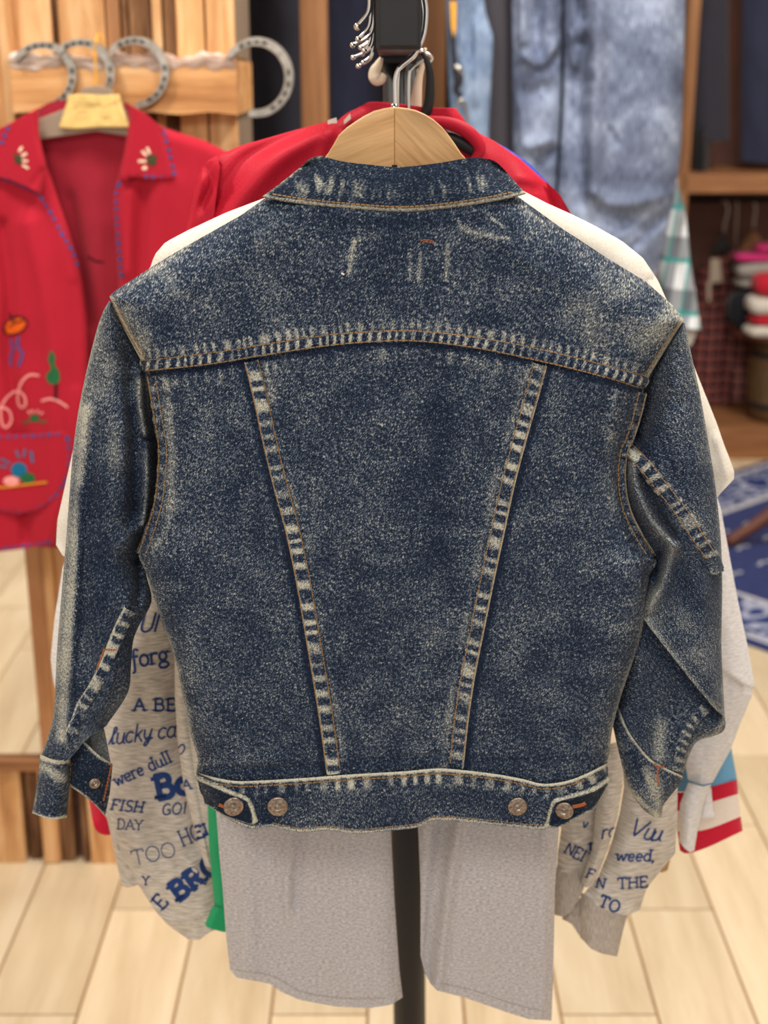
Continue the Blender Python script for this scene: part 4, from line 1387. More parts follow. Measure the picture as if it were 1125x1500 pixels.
GL = {
    'A': (.8, [[(.02, 0), (.4, 1), (.78, 0)], [(.16, .36), (.64, .36)]]),
    'B': (.72, [[(.1, 0), (.1, 1)], [(.1, 1), (.34, 1)] + arc(.38, .77, .22, .23, 90, -90) + [(.1, .54)], [(.1, .54), (.4, .54)] + arc(.40, .27, .27, .27, 90, -90) + [(.1, 0)]]),
    'D': (.78, [[(.1, 0), (.1, 1)], [(.1, 1), (.3, 1)] + arc(.32, .5, .38, .5, 90, -90) + [(.1, 0)]]),
    'E': (.68, [[(.1, 0), (.1, 1)], [(.1, 1), (.6, 1), (.6, .84)], [(.1, .52), (.48, .52)], [(.1, 0), (.62, 0), (.62, .18)]]),
    'F': (.64, [[(.1, 0), (.1, 1)], [(.1, 1), (.6, 1), (.6, .82)], [(.1, .52), (.46, .52)]]),
    'G': (.8, [arc(.42, .5, .36, .5, 50, 330), [(.74, .1), (.74, .44), (.5, .44)]]),
    'H': (.82, [[(.1, 0), (.1, 1)], [(.7, 0), (.7, 1)], [(.1, .52), (.7, .52)]]),
    'I': (.36, [[(.18, 0), (.18, 1)]]),
    'N': (.84, [[(.1, 0), (.1, 1), (.72, 0), (.72, 1)]]),
    'O': (.86, [arc(.43, .5, .38, .5, 90, 450, 22)]),
    'R': (.76, [[(.1, 0), (.1, 1)], [(.1, 1), (.36, 1)] + arc(.40, .75, .24, .25, 90, -90) + [(.1, .5)], [(.38, .5), (.7, 0)]]),
    'S': (.66, [arc(.33, .75, .25, .25, 40, 260) + arc(.33, .25, .27, .25, 80, -140)]),
    'T': (.74, [[(.37, 0), (.37, 1)], [(.03, .82), (.03, 1), (.71, 1), (.71, .82)]]),
    'U': (.8, [[(.1, 1), (.1, .35)] + arc(.4, .32, .3, .32, 180, 360) + [(.7, 1)]]),
    'V': (.74, [[(.02, 1), (.37, 0), (.72, 1)]]),
    'Y': (.76, [[(.02, 1), (.38, .48), (.74, 1)], [(.38, .48), (.38, 0)]]),
    'a': (.58, [arc(.28, .31, .24, .31, 40, 320), [(.5, .62), (.5, .1), (.6, 0)]]),
    'c': (.52, [arc(.28, .31, .24, .31, 45, 315)]),
    'd': (.6, [arc(.28, .31, .24, .31, 0, 360, 18), [(.5, 1), (.5, 0)]]),
    'e': (.56, [[(.05, .33), (.5, .33)] + arc(.28, .31, .23, .31, 5, 315)]),
    'f': (.42, [[(.44, .92)] + arc(.32, .80, .14, .2, 60, 180) + [(.18, -.26), (.06, -.3)], [(.02, .6), (.38, .6)]]),
    'g': (.6, [arc(.27, .38, .2, .24, 0, 360, 18), arc(.28, -.1, .26, .18, 0, 360, 18), [(.18, .16), (.12, .1), (.3, .06)], [(.42, .56), (.56, .62)]]),
    'k': (.58, [[(.12, 0), (.12, 1)], [(.48, .62), (.12, .26)], [(.24, .38), (.54, 0)]]),
    'l': (.3, [[(.15, 0), (.15, 1)]]),
    'L': (.36, [[(0, .05)] + [(.16, .5)] + arc(.28, .84, .09, .16, 0, 180, 8) + [(.16, .3), (.2, .02), (.36, .08)]]),
    'K': (.6, [[(.0, .05), (.16, .5)] + arc(.28, .84, .09, .16, 0, 180, 8) + [(.13, 0)], [(.15, .34), (.36, .58), (.44, .48), (.2, .3), (.46, .0), (.6, .08)]]),
    'n': (.62, [[(.1, 0), (.1, .62)], [(.1, .44)] + arc(.31, .40, .21, .22, 150, 0) + [(.52, 0)]]),
    'o': (.58, [arc(.29, .31, .24, .31, 90, 450, 18)]),
    'r': (.44, [[(.1, 0), (.1, .62)], [(.1, .42)] + arc(.3, .42, .2, .2, 160, 50)]),
    'u': (.6, [[(.1, .62), (.1, .2)] + arc(.29, .2, .19, .2, 180, 330) + [(.5, .62), (.5, .08), (.6, 0)]]),
    'v': (.54, [[(.04, .62), (.26, 0), (.5, .62)]]),
    'w': (.82, [[(.04, .62), (.22, 0), (.4, .56), (.58, 0), (.78, .62)]]),
    'y': (.56, [[(.06, .62), (.08, .25), (.2, .06), (.4, .2), (.5, .62)], [(.5, .62), (.42, -.05), (.28, -.32), (.12, -.26), (.22, -.06), (.6, .12)]]),
    ',': (.26, [[(.14, .04), (.08, -.16)]]),
    ' ': (.36, []),
}


def word(text, x, y, h, ang, keys, parent, weight=0.14, serif=True, slant=0.0, track=0.06, wide=1.0):
    sp = Soup()
    ca, sa = math.cos(math.radians(ang)), math.sin(math.radians(ang))
    cur = 0.0
    for ch in text:
        wd, strokes = GL[ch]

        def tr(p):
            gx = (cur + p[0] * wide + p[1] * slant) * h; gy = p[1] * h
            return (x + gx * ca - gy * sa * -1 * -1, y - gy * ca - gx * sa) if False else (x + gx * ca - gy * sa, y - gx * sa - gy * ca)
        for st in strokes:
            ribbon(sp, [tr(p) for p in st], weight * h, keys, 0.0007, max(1.6, h * 0.09))
            if serif:
                for p in (st[0], st[-1]):
                    if p[1] in (0, 1, .62) and (len(st) < 6 or p is st[-1]):
                        a, b = (p[0] - .07 - min(weight, .16) * .75, p[1]), (p[0] + .07 + min(weight, .16) * .75, p[1])
                        off = weight * 0.32 * (1 if p[1] == 0 else -1)
                        ribbon(sp, [tr((a[0], a[1] + off)), tr((b[0], b[1] + off))], weight * h * 0.62, keys, 0.0008, 2.0)
        cur += (wd + track) * wide
    if sp.V:
        o = sp.build('printed_word', M['ink'], parent)
        return o


# ------------------------------------------------------------------ garments behind the jacket
def rack_hanger(D, mat, label, neck_y=222, spread=1.0, seed=0, tip=(0, 0), end_y=410, th=0.008):
    h = thing('hanger', label, 'hanger', tuple(Wv(583, neck_y + 30, D)), 'hangers along the rack arm')
    s = spread
    T = curve([(583 - 270 * s, end_y), (583 - 150 * s, neck_y + 90), (583 - 40 * s, neck_y + 14), (583, neck_y), (583 + 40 * s, neck_y + 14), (583 + 150 * s, neck_y + 90), (583 + 270 * s, end_y)], 40)
    B = T[::-1] + np.array([0, 14.0])
    plate('hanger_body', [tuple(q) for q in np.vstack([T, B])], D - th / 2, th, mat, h, 0.0015)
    hook(h, D, X(583, 150, D), Z(583, neck_y + 2, D), 0.0016, seed, tip=tip)
    return h


def garment(name, label, D, cat='top'):
    return thing(name, label, cat, tuple(Wv(585, 1150, D)))


# grey heather cardigan hanging open: two long front panels
GH = M['grey_heather']
g1 = garment('cardigan', 'long grey heather cardigan hanging open in two panels below the denim jacket', 1.125, 'cardigan')
DG = 1.128
shell('front_panel', [(470, 300), (520, 285), (560, 290)], [(337, 1420), (346, 1432), (395, 1441), (412, 1453), (440, 1465), (490, 1474), (540, 1477), (572, 1472), (590, 1461)],
      [(470, 300), (330, 390), (290, 520), (300, 900), (316, 1180), (321, 1250), (326, 1300), (331, 1370), (337, 1420)], [(560, 290), (566, 700), (572, 1200), (578, 1320), (585, 1420), (590, 1461)], 70, 200, DG, 0.012, 0.004, 40, GH, g1,
      wr=0.002, wscale=60, seed=5, bumps=[([(425, 1215), (420, 1330)], 9, 0.006), ([(440, 1215), (432, 1320)], 8, -0.005), ([(360, 1210), (368, 1420)], 12, 0.004), ([(500, 1200), (520, 1460)], 40, 0.004)], key='gp', smooth=False)
shell('front_panel', [(600, 290), (640, 285), (690, 300)], [(622, 1424), (630, 1440), (640, 1451), (680, 1461), (740, 1482), (775, 1493), (808, 1495)],
      [(600, 290), (606, 700), (612, 1200), (616, 1300), (616, 1400), (622, 1424)], [(690, 300), (820, 390), (850, 520), (836, 900), (819, 1215), (813, 1300), (811, 1400), (808, 1495)], 70, 200, DG, 0.012, 0.004, 30, GH, g1,
      wr=0.002, wscale=60, seed=6, bumps=[([(672, 1205), (655, 1320), (640, 1450)], 9, 0.010), ([(648, 1205), (636, 1320), (624, 1420)], 14, -0.012), ([(800, 1210), (795, 1480)], 8, 0.004)], key='gp2', smooth=False)
sp = Soup()
stitch(sp, [(344, 1420), (400, 1430), (440, 1452), (500, 1462), (570, 1462)], ['gp'], 5, 2, 0.5)
stitch(sp, [(645, 1440), (690, 1450), (750, 1470), (800, 1482)], ['gp2'], 5, 2, 0.5)
tag(sp.build('hem_stitching', M['rib_heather'], g1), kind='stuff')
rack_hanger(1.132, M['black_plastic'], 'chrome hanger hook just behind the wooden hanger on the arm', 250, seed=1, tip=(-.001, -.007))

# white T-shirt
WJ = M['white_jersey']
D = 1.160
g = garment('t_shirt', 'white cotton t-shirt whose shoulders show just behind the denim jacket', D, 't-shirt')
shell('body', [(440, 272), (520, 290), (640, 290), (740, 266)], [(330, 1000), (450, 1006), (700, 1006), (840, 992)], [(440, 272), (385, 291), (332, 311), (274, 338), (242, 355), (226, 374), (218, 398), (260, 700), (330, 1000)],
      [(740, 266), (802, 298), (840, 315), (870, 330), (911, 353), (942, 378), (958, 402), (900, 700), (840, 992)], 60, 90, D, 0.012, 0.006, 30, WJ, g, wr=0.002, key='wt', smooth=False)
shell('sleeve', [(238, 366), (236, 374), (232, 396)], [(82, 798), (92, 814), (132, 832)], [(238, 366), (221, 390), (202, 418), (178, 448), (118, 610), (84, 762), (82, 798)], [(224, 420), (214, 560), (190, 700), (132, 832)], 24, 60, D + 0.003, 0.010, 0.006, 20, WJ, g, wr=0.002, smooth=False)
shell('sleeve', [(924, 372), (930, 374), (936, 378)], [(1010, 770), (1040, 742), (1056, 722), (1075, 702)], [(924, 372), (932, 560), (960, 690), (1010, 770)], [(936, 378), (952, 393), (964, 411), (990, 470), (1030, 570), (1050, 620), (1062, 655), (1067, 667), (1076, 692), (1075, 702)], 24, 60, D + 0.003, 0.010, 0.006, 20, WJ, g,
      wr=0.003, wscale=30, smooth=False, bumps=[([(1052, 640), (1066, 700)], 6, 0.004)])
rack_hanger(1.163, M['cream_plastic'], 'cream plastic hanger inside the white t-shirt, second hook behind the wooden hanger', 246, seed=2, tip=(-0.006, -0.011))

# green sweatshirt
D = 1.188
g = garment('green_sweatshirt', 'green sweatshirt with only a sleeve and cuff showing beside the grey cardigan', D, 'sweatshirt')
GK = M['green_knit']
shell('body', [(470, 300), (585, 310), (700, 300)], [(330, 1090), (585, 1100), (840, 1090)], [(470, 300), (330, 380), (300, 700), (330, 1090)], [(700, 300), (830, 380), (870, 700), (840, 1090)], 30, 50, D, 0.008, 0.005, 30, GK, g, smooth=False)
shell('sleeve', [(330, 380), (340, 400), (370, 420)], [(314, 1329), (326, 1333), (345, 1338)], [(330, 380), (300, 800), (303, 1150), (306, 1240), (314, 1329)], [(370, 420), (350, 900), (352, 1200), (345, 1338)], 24, 80, D, 0.008, 0.006, 16, GK, g, wr=0.002, wscale=30, smooth=False)
shell('cuff', [(311, 1327), (326, 1331), (346, 1337)], [(300, 1354), (304, 1359), (326, 1365), (348, 1366)], [(311, 1327), (300, 1354)], [(346, 1337), (348, 1366)], 20, 16, D - 0.001, 0.009, 0.006, 12, GK, g, smooth=False, closeB=True)
rack_hanger(1.192, M['black_plastic'], 'chrome hanger hook in the middle of the row on the rack arm', 252, seed=4, tip=(.003, -0.015))

# oatmeal heather sweatshirt printed with blue words
D = 1.222
OH = M['oat_heather']
ls = garment('printed_sweatshirt', 'oatmeal heather sweatshirt printed all over with blue words in mixed lettering', D, 'sweatshirt')
shell('body', [(470, 300), (585, 312), (700, 300)], [(330, 1150), (585, 1160), (840, 1150)], [(470, 300), (320, 390), (300, 700), (310, 1150)], [(700, 300), (840, 390), (870, 700), (850, 1150)], 30, 50, D + .004, 0.006, 0.004, 30, OH, ls, smooth=False)
s1 = shell('sleeve', [(290, 420), (300, 410), (330, 400)], [(228, 1335), (238, 1345), (262, 1352), (290, 1345), (322, 1330)], [(290, 420), (240, 640), (205, 880), (178, 940), (150, 1050), (152, 1110), (160, 1190), (172, 1240), (203, 1297), (228, 1335)],
           [(330, 400), (290, 700), (262, 900), (257, 1000), (262, 1080), (272, 1150), (290, 1210), (306, 1260), (322, 1330)], 60, 200, D - 0.004, 0.014, 0.006, 34, OH, ls, wr=0.0018, wscale=40, seed=15, smooth=False, key='s1',
           bumps=[([(262, 1262), (285, 1240), (296, 1215)], 10, -0.006), ([(270, 1260), (300, 1285)], 8, 0.005), ([(205, 1300), (260, 1340)], 8, -0.003)])
tag(s1, 'sleeve printed with blue words, hanging left of the denim jacket')
shell('cuff', [(228, 1335), (238, 1345), (262, 1352), (290, 1345), (322, 1330)], [(262, 1366), (276, 1376), (292, 1377), (306, 1366), (326, 1358)], [(228, 1335), (243, 1352), (262, 1366)], [(322, 1330), (326, 1358)], 34, 24, D - 0.004, 0.012, 0.006, 16, OH, ls, wr=0.001, wscale=12, smooth=False, closeB=True)
f1 = shell('side_fold', [(262, 900), (268, 895), (280, 890)], [(300, 1268), (306, 1270), (312, 1262)], [(256, 900), (253, 960), (254, 1020), (259, 1090), (268, 1150), (284, 1215), (300, 1268)], [(285, 900), (280, 1000), (282, 1060), (290, 1120), (300, 1180), (312, 1262)], 24, 110, D - 0.018, 0.010, 0.006, 13, OH, ls, wr=0.001, wscale=30, smooth=False, key='f1')
f2 = shell('side_fold', [(270, 940), (280, 935), (300, 930)], [(306, 1255), (315, 1250), (325, 1240)], [(268, 940), (268, 1020), (273, 1080), (280, 1140), (292, 1200), (306, 1255)], [(310, 940), (312, 1050), (318, 1150), (325, 1240)], 20, 100, D - 0.021, 0.008, 0.006, 14, OH, ls, wr=0.001, wscale=30, smooth=False, key='f2')
s2 = shell('sleeve', [(850, 420), (880, 410), (900, 430)], [(853, 1311), (875, 1327), (896, 1337), (919, 1341), (937, 1333)], [(850, 420), (880, 700), (905, 1000), (914, 1153), (908, 1190), (894, 1240), (876, 1285), (853, 1311)],
           [(900, 430), (950, 700), (985, 1000), (993, 1110), (992, 1200), (989, 1250), (968, 1275), (947, 1302), (937, 1333)], 60, 200, D - 0.002, 0.016, 0.006, 34, OH, ls, wr=0.002, wscale=40, seed=16, smooth=False, key='s2')
tag(s2, 'sleeve printed with blue words, hanging right of the denim jacket')
cu = shell('cuff', [(851, 1307), (875, 1322), (896, 1333), (920, 1337)], [(853, 1376), (866, 1390), (882, 1397), (904, 1401)], [(851, 1307), (848, 1345), (853, 1376)], [(920, 1337), (913, 1362), (904, 1401)], 40, 40, D - 0.003, 0.013, 0.006, 18, M['rib_heather'], ls, wr=0.0012, wscale=10, smooth=False, closeB=True)
shell('cuff_fold', [(838, 1322), (856, 1312), (864, 1320)], [(823, 1346), (838, 1354), (852, 1376), (858, 1378)], [(838, 1322), (828, 1334), (823, 1346)], [(864, 1320), (862, 1350), (858, 1378)], 20, 24, D + 0.004, 0.008, 0.004, 10, M['rib_heather'], ls, wr=0.002, wscale=9, smooth=False)
f3 = shell('side_fold', [(868, 1100), (890, 1090), (914, 1085)], [(851, 1293), (858, 1300), (867, 1299)], [(868, 1100), (878, 1160), (872, 1190), (868, 1240), (857, 1275), (851, 1293)], [(914, 1085), (912, 1150), (904, 1200), (890, 1245), (876, 1282), (867, 1299)], 28, 90, D - 0.021, 0.012, 0.006, 15, OH, ls, wr=0.002, wscale=22, smooth=False, key='f3')
f4 = shell('lower_body', [(815, 1160), (850, 1150), (885, 1140)], [(816, 1274), (832, 1280), (846, 1277), (856, 1284)], [(815, 1160), (822, 1215), (817, 1250), (816, 1274)], [(885, 1140), (878, 1190), (868, 1240), (856, 1284)], 36, 60, D - 0.012, 0.008, 0.006, 20, OH, ls, wr=0.002, wscale=24, smooth=False, key='f4')
shell('hem_band', [(813, 1269), (832, 1275), (846, 1272), (858, 1281)], [(812, 1340), (825, 1343), (838, 1335), (850, 1312)], [(813, 1269), (811, 1310), (812, 1340)], [(858, 1281), (855, 1302), (850, 1312)], 26, 30, D - 0.011, 0.007, 0.006, 14, M['rib_heather'], ls, wr=0.001, wscale=12, smooth=False, closeB=True)
k1, k2 = ['s1'], ['s2']
word('UN', 203, 926, 26, 4, k1, s1, 0.12, False, 0.35, 0.02)
word('forg', 193, 978, 26, 9, k1, s1, 0.13, True, 0.05, 0.03, 1.0)
word('A BE', 196, 1041, 18, 0, k1, s1, 0.17, True, 0, 0.14, 1.15)
word('Lucky ca', 160, 1091, 25, 7, k1, s1, 0.10, False, 0.28, 0.0, 0.95)
word('were dull', 171, 1152, 19, 24, k1, s1, 0.13, True, 0, 0.05, 0.95)
word('Bo', 232, 1170, 33, 12, k1, s1, 0.27, True, 0, 0.1, 1.05)
word('FISH', 162, 1186, 16, -5, k1, s1, 0.15, True, 0.2, 0.10, 1.05)
word('GOI', 237, 1194, 16, 5, k1, s1, 0.13, False, 0.2, 0.10, 1.0)
word('DAY', 172, 1214, 15, -3, k1, s1, 0.10, True, 0, 0.05, 1.0)
word('TOO', 196, 1268, 22, 13, k1, s1, 0.06, False, 0, 0.05, 1.15)
word('HO', 268, 1240, 24, 22, k1, s1, 0.09, True, 0, 0.05, 0.8)
word('Y', 209, 1296, 13, 0, k1, s1, 0.14, True, 0, 0.05, 1.0)
word('E', 238, 1333, 22, 48, k1, s1, 0.14, True, 0, 0.05, 1.0)
word('BRO', 262, 1319, 27, 36, k1, s1, 0.30, True, 0, 0.16, 1.1)
word('o', 260, 1106, 20, 20, ['f1'], f1, 0.10, False, 0.5)
word('A', 269, 1157, 15, 8, ['f1'], f1, 0.14, True, 0)
word('EI', 289, 1229, 18, 22, ['f1', 'f2'], f1, 0.2, True, 0)
word('Vu', 918, 1222, 26, -14, k2, s2, 0.10, False, 0.35, 0.0, 1.1)
word('u', 950, 1230, 26, -4, k2, s2, 0.10, False, 0.35, 0.0, 1.1)
word('weed,', 902, 1261, 17, 0, k2, s2, 0.15, True, 0.18, 0.06, 1.1)
word('THE', 905, 1302, 16, 4, k2, s2, 0.15, True, 0.05, 0.08, 1.15)
word('N', 873, 1300, 15, -8, k2, s2, 0.15, True, 0.1)
word('TO', 876, 1326, 17, -22, k2, s2, 0.18, True, 0, 0.1, 1.05)
word('I', 906, 1167, 16, 0, k2, s2, 0.18, True, 0)
word('F', 858, 1285, 14, -14, ['f3'], f3, 0.14, True, 0.2)
word('ro', 880, 1229, 20, 12, ['f3'], f3, 0.10, False, 0.4)
word('NEI', 826, 1248, 17, -28, ['f4'], f4, 0.12, True, 0.0, 0.05, 0.9)
word('F', 863, 1250, 15, 0, ['f4'], f4, 0.2, True, 0.0)
word('v', 852, 1212, 14, -10, ['f4'], f4, 0.14, False, 0.1)
rack_hanger(1.228, M['black_plastic'], 'chrome hanger hook behind the middle of the row on the rack arm', 252, seed=5, tip=(-.007, -.020))

# pale grey sweatshirt
D = 1.262
PF = M['pale_fleece']
g = garment('pale_sweatshirt', 'pale grey sweatshirt with long bent sleeve hanging out to the right', D, 'sweatshirt')
shell('body', [(470, 300), (585, 312), (700, 300)], [(330, 1120), (585, 1130), (840, 1120)], [(470, 300), (320, 390), (270, 700), (300, 1120)], [(700, 300), (840, 390), (900, 700), (870, 1120)], 30, 50, D + .004, 0.006, 0.004, 30, PF, g, smooth=False)
shell('sleeve', [(850, 400), (900, 410), (930, 440)], [(1000, 940), (1040, 970), (1062, 985), (1096, 1008), (1104, 1010)], [(850, 400), (900, 600), (960, 800), (1000, 940)], [(930, 440), (1020, 640), (1056, 745), (1066, 800), (1081, 880), (1096, 950), (1105, 1000), (1104, 1010)], 40, 100, D - 0.016, 0.016, 0.006, 34, PF, g, wr=0.002, wscale=40, smooth=False, closeB=True)
shell('forearm_sleeve', [(1000, 960), (1050, 975), (1100, 1000)], [(1008, 1142), (1018, 1147), (1030, 1150), (1044, 1146)], [(1000, 960), (990, 1050), (1008, 1142)], [(1100, 1000), (1102, 1018), (1086, 1056), (1070, 1099), (1056, 1124), (1044, 1146)], 36, 60, D - 0.004, 0.012, 0.006, 30, PF, g, wr=0.002, wscale=30, smooth=False)
shell('cuff', [(1008, 1146), (1018, 1149), (1030, 1152), (1042, 1149)], [(995, 1233), (1003, 1243), (1011, 1249), (1017, 1246)], [(1008, 1146), (996, 1178), (995, 1233)], [(1042, 1149), (1030, 1180), (1022, 1215), (1017, 1246)], 26, 40, D - 0.008, 0.012, 0.006, 16, PF, g, wr=0.0012, wscale=14, smooth=False, closeB=True)
shell('cuff', [(1030, 1158), (1036, 1156), (1042, 1154)], [(1022, 1197), (1034, 1199), (1047, 1197)], [(1030, 1158), (1022, 1197)], [(1042, 1154), (1044, 1180), (1047, 1197)], 16, 20, D + 0.004, 0.006, 0.004, 10, PF, g, smooth=False, closeB=True)
shell('sleeve', [(300, 400), (310, 395), (330, 390)], [(140, 1170), (165, 1180), (200, 1180)], [(300, 400), (170, 640), (92, 830), (80, 905), (74, 966), (78, 1000), (110, 1090), (140, 1170)], [(330, 390), (250, 700), (200, 900), (190, 1060), (200, 1180)], 40, 110, D - 0.010, 0.012, 0.006, 34, PF, g, wr=0.002, smooth=False)
shell('cuff', [(140, 1170), (165, 1180), (200, 1180)], [(178, 1297), (186, 1300), (197, 1298), (215, 1292)], [(140, 1170), (157, 1200), (168, 1250), (178, 1297)], [(200, 1180), (215, 1240), (215, 1292)], 26, 40, D - 0.008, 0.012, 0.006, 16, OH, g, wr=0.0012, wscale=14, smooth=False, closeB=True)
rack_hanger(1.268, M['cream_plastic'], 'chrome hook of the fifth hanger behind the wooden one', 252, seed=6, tip=(.001, -.024))

# sweater with a striped hem
D = 1.296
g = garment('striped_sweater', 'knit sweater with light blue, red and white striped sleeve ends, low right behind the sleeves', D, 'sweater')
shell('body', [(480, 310), (585, 318), (690, 310)], [(340, 1110), (585, 1120), (830, 1110)], [(480, 310), (330, 400), (300, 700), (320, 1110)], [(690, 310), (840, 400), (880, 700), (850, 1110)], 24, 40, D + .003, 0.005, 0.004, 30, M['sky_knit'], g, smooth=False)


def lerp(a, b, t): return (a[0] + (b[0] - a[0]) * t, a[1] + (b[1] - a[1]) * t)


shell('sleeve', [(850, 420), (900, 430), (930, 450)], [(970, 1160), (1010, 1160), (1044, 1152), (1080, 1142)], [(850, 420), (940, 800), (970, 1160)], [(930, 450), (1010, 700), (1056, 950), (1072, 1100), (1080, 1142)], 30, 70, D - .006, 0.010, 0.006, 26, M['sky_knit'], g, smooth=False)
LA = [(972, 1160), (985, 1190), (992, 1218), (996, 1246)]; RA = [(1080, 1142), (1081, 1163), (1085, 1196), (1088, 1217)]
mids = [[(1012, 1160), (1044, 1152)], [(1015, 1182), (1045, 1174)], [(1024, 1217), (1050, 1210)], [(1007, 1250), (1037, 1241)]]
for i, m in enumerate(('red_knit', 'cream_knit', 'red_knit')):
    T = [LA[i]] + mids[i] + [RA[i]]; B = [LA[i + 1]] + mids[i + 1] + [RA[i + 1]]
    o = shell('stripe', T, B, [LA[i], LA[i + 1]], [RA[i], RA[i + 1]], 30, 14, D - .0065, 0.010, 0.006, 1, M[m], g, smooth=True, thick_fn=lambda P: np.sqrt(np.clip(1 - (1 - np.clip(np.minimum(polydist(P, np.array(LA))[0], polydist(P, np.array(RA))[0]) / 22, 0, 1)) ** 2, 0, 1)), closeB=(i == 2))
    tag(o, ('red stripe', 'white stripe', 'red edge stripe')[i])
shell('sleeve', [(300, 420), (320, 410), (340, 430)], [(120, 1110), (150, 1120), (185, 1110)], [(300, 420), (180, 700), (120, 1110)], [(340, 430), (250, 800), (185, 1110)], 24, 60, D - .006, 0.008, 0.006, 24, M['sky_knit'], g, smooth=False)
o = shell('stripe', [(120, 1110), (150, 1120), (185, 1110)], [(134, 1196), (140, 1215), (152, 1223), (170, 1222)], [(120, 1110), (134, 1196)], [(185, 1110), (172, 1180), (170, 1222)], 20, 30, D - .006, 0.010, 0.006, 16, M['red_knit'], g, smooth=True, closeB=True)
tag(o, 'red sleeve end')
shell('inside_hem', [(955, 1225), (975, 1230), (985, 1235)], [(960, 1272), (968, 1278), (978, 1275)], [(955, 1225), (960, 1272)], [(985, 1235), (982, 1258), (978, 1275)], 12, 14, D + .004, 0.004, 0.003, 10, M['tan_knit'], g)
rack_hanger(1.300, M['black_plastic'], 'chrome hook of the sixth hanger behind the wooden one', 256, seed=7, tip=(-.004, -.027))

# red nylon jacket
D = 1.336
RN = M['red_nylon']
rj = garment('red_jacket', 'shiny red nylon jacket with cream shoulder stripes spreading behind the denim jacket', D, 'jacket')
shell('body', [(480, 178), (520, 200), (585, 215), (640, 205), (688, 188)], [(330, 1060), (585, 1070), (840, 1060)], [(480, 178), (440, 188), (395, 201), (352, 213), (318, 228), (292, 262), (290, 500), (320, 1060)],
      [(688, 188), (722, 205), (762, 232), (802, 268), (836, 314), (850, 500), (850, 1060)], 70, 110, D, 0.016, 0.008, 46, RN, rj, wr=0.003, wscale=60, seed=3, smooth=False, key='rj',
      bumps=[([(470, 195), (400, 240), (330, 330), (310, 420)], 16, 0.012), ([(440, 190), (360, 232), (315, 300)], 10, -0.008), ([(478, 205), (455, 270)], 7, 0.005), ([(780, 265), (760, 262)], 5, 0.003), ([(790, 275), (766, 272)], 5, -0.003)])
shell('sleeve', [(318, 227), (308, 232), (300, 238)], [(215, 800), (250, 810), (290, 800)], [(318, 227), (300, 238), (288, 262), (279, 310), (268, 360), (225, 560), (215, 800)], [(345, 250), (320, 400), (300, 600), (290, 800)], 34, 80, D - 0.008, 0.012, 0.006, 24, RN, rj, wr=0.003, wscale=30, smooth=False, bumps=[([(303, 240), (310, 270), (296, 300)], 5, -0.006), ([(296, 262), (284, 300)], 6, 0.005)])
shell('sleeve', [(800, 266), (820, 285), (836, 312)], [(930, 800), (960, 810), (990, 790)], [(800, 266), (860, 500), (930, 800)], [(836, 312), (900, 480), (960, 640), (990, 790)], 24, 60, D - 0.006, 0.010, 0.006, 24, RN, rj, wr=0.003, smooth=False)
# stand collar: back band and the front band around the neck opening
shell('collar', [(528, 156), (545, 149), (585, 152), (625, 157), (667, 158)], [(478, 192), (520, 200), (585, 208), (640, 206), (692, 196)], [(528, 156), (505, 168), (478, 192)], [(667, 158), (678, 172), (692, 196)], 50, 20, D + 0.014, 0.010, 0.004, 14, RN, rj, closeT=True, smooth=True)
tube('collar_edge', [Wv(a, b, D - 0.026) for a, b in ((618, 176), (655, 180), (680, 190), (697, 205), (703, 220), (694, 235))], [0.004, 0.005, 0.006, 0.0065, 0.006, 0.004], RN, rj, 12)
sp = Soup()
ribbon(sp, [(478, 181), (488, 177), (497, 174)], 7, ['rj'], 0.004, 2)
ribbon(sp, [(504, 178), (512, 168), (516, 166)], 6, ['rj'], 0.004, 2)
for a, b in (((480, 176), (494, 172)), ((504, 176), (514, 166))):
    p = [Wv(a[0], a[1] + 6, D - 0.004), Wv(b[0], b[1] + 8, D - 0.004), Wv(b[0] - 1, b[1], D - 0.004), Wv(a[0], a[1], D - 0.004)]
    sp.prism([p[3], p[0], p[1], p[2]], Vector((0, -1, 0)), 0.002)
sp.build('shoulder_stripe', M['cream_knit'], rj)
h = thing('black_hanger', 'black hanger whose shoulder shows inside the red nylon collar', 'hanger', tuple(Wv(640, 230, D)), 'hangers along the rack arm')
T = curve([(420, 300), (500, 240), (560, 196), (590, 186), (622, 194), (660, 204), (700, 226), (760, 290)], 40)
plate('hanger_body', [tuple(q) for q in np.vstack([T, T[::-1] + np.array([0, 16.0])])], D + 0.0, 0.007, M['black_plastic'], h, 0.0015)
hook(h, D + .004, X(600, 150, D), Z(600, 190, D), 0.0016, 8, tip=(-.001, -.016))
tube('hanger_arm', [Wv(a, b, D + c_) for a, b, c_ in ((636, 194, 0.0), (652, 199, -0.018), (676, 210, -0.022), (702, 226, -0.020))], [0.004, 0.0058, 0.0062, 0.005], M['black_plastic'], h, 10)
tube('neck_loop', [Wv(a, b, D + 0.004) for a, b in ((606, 192), (626, 160), (630, 120), (627, 95), (618, 76))], [0.004, 0.005, 0.005, 0.004, 0.002], M['black_plastic'], h, 10)

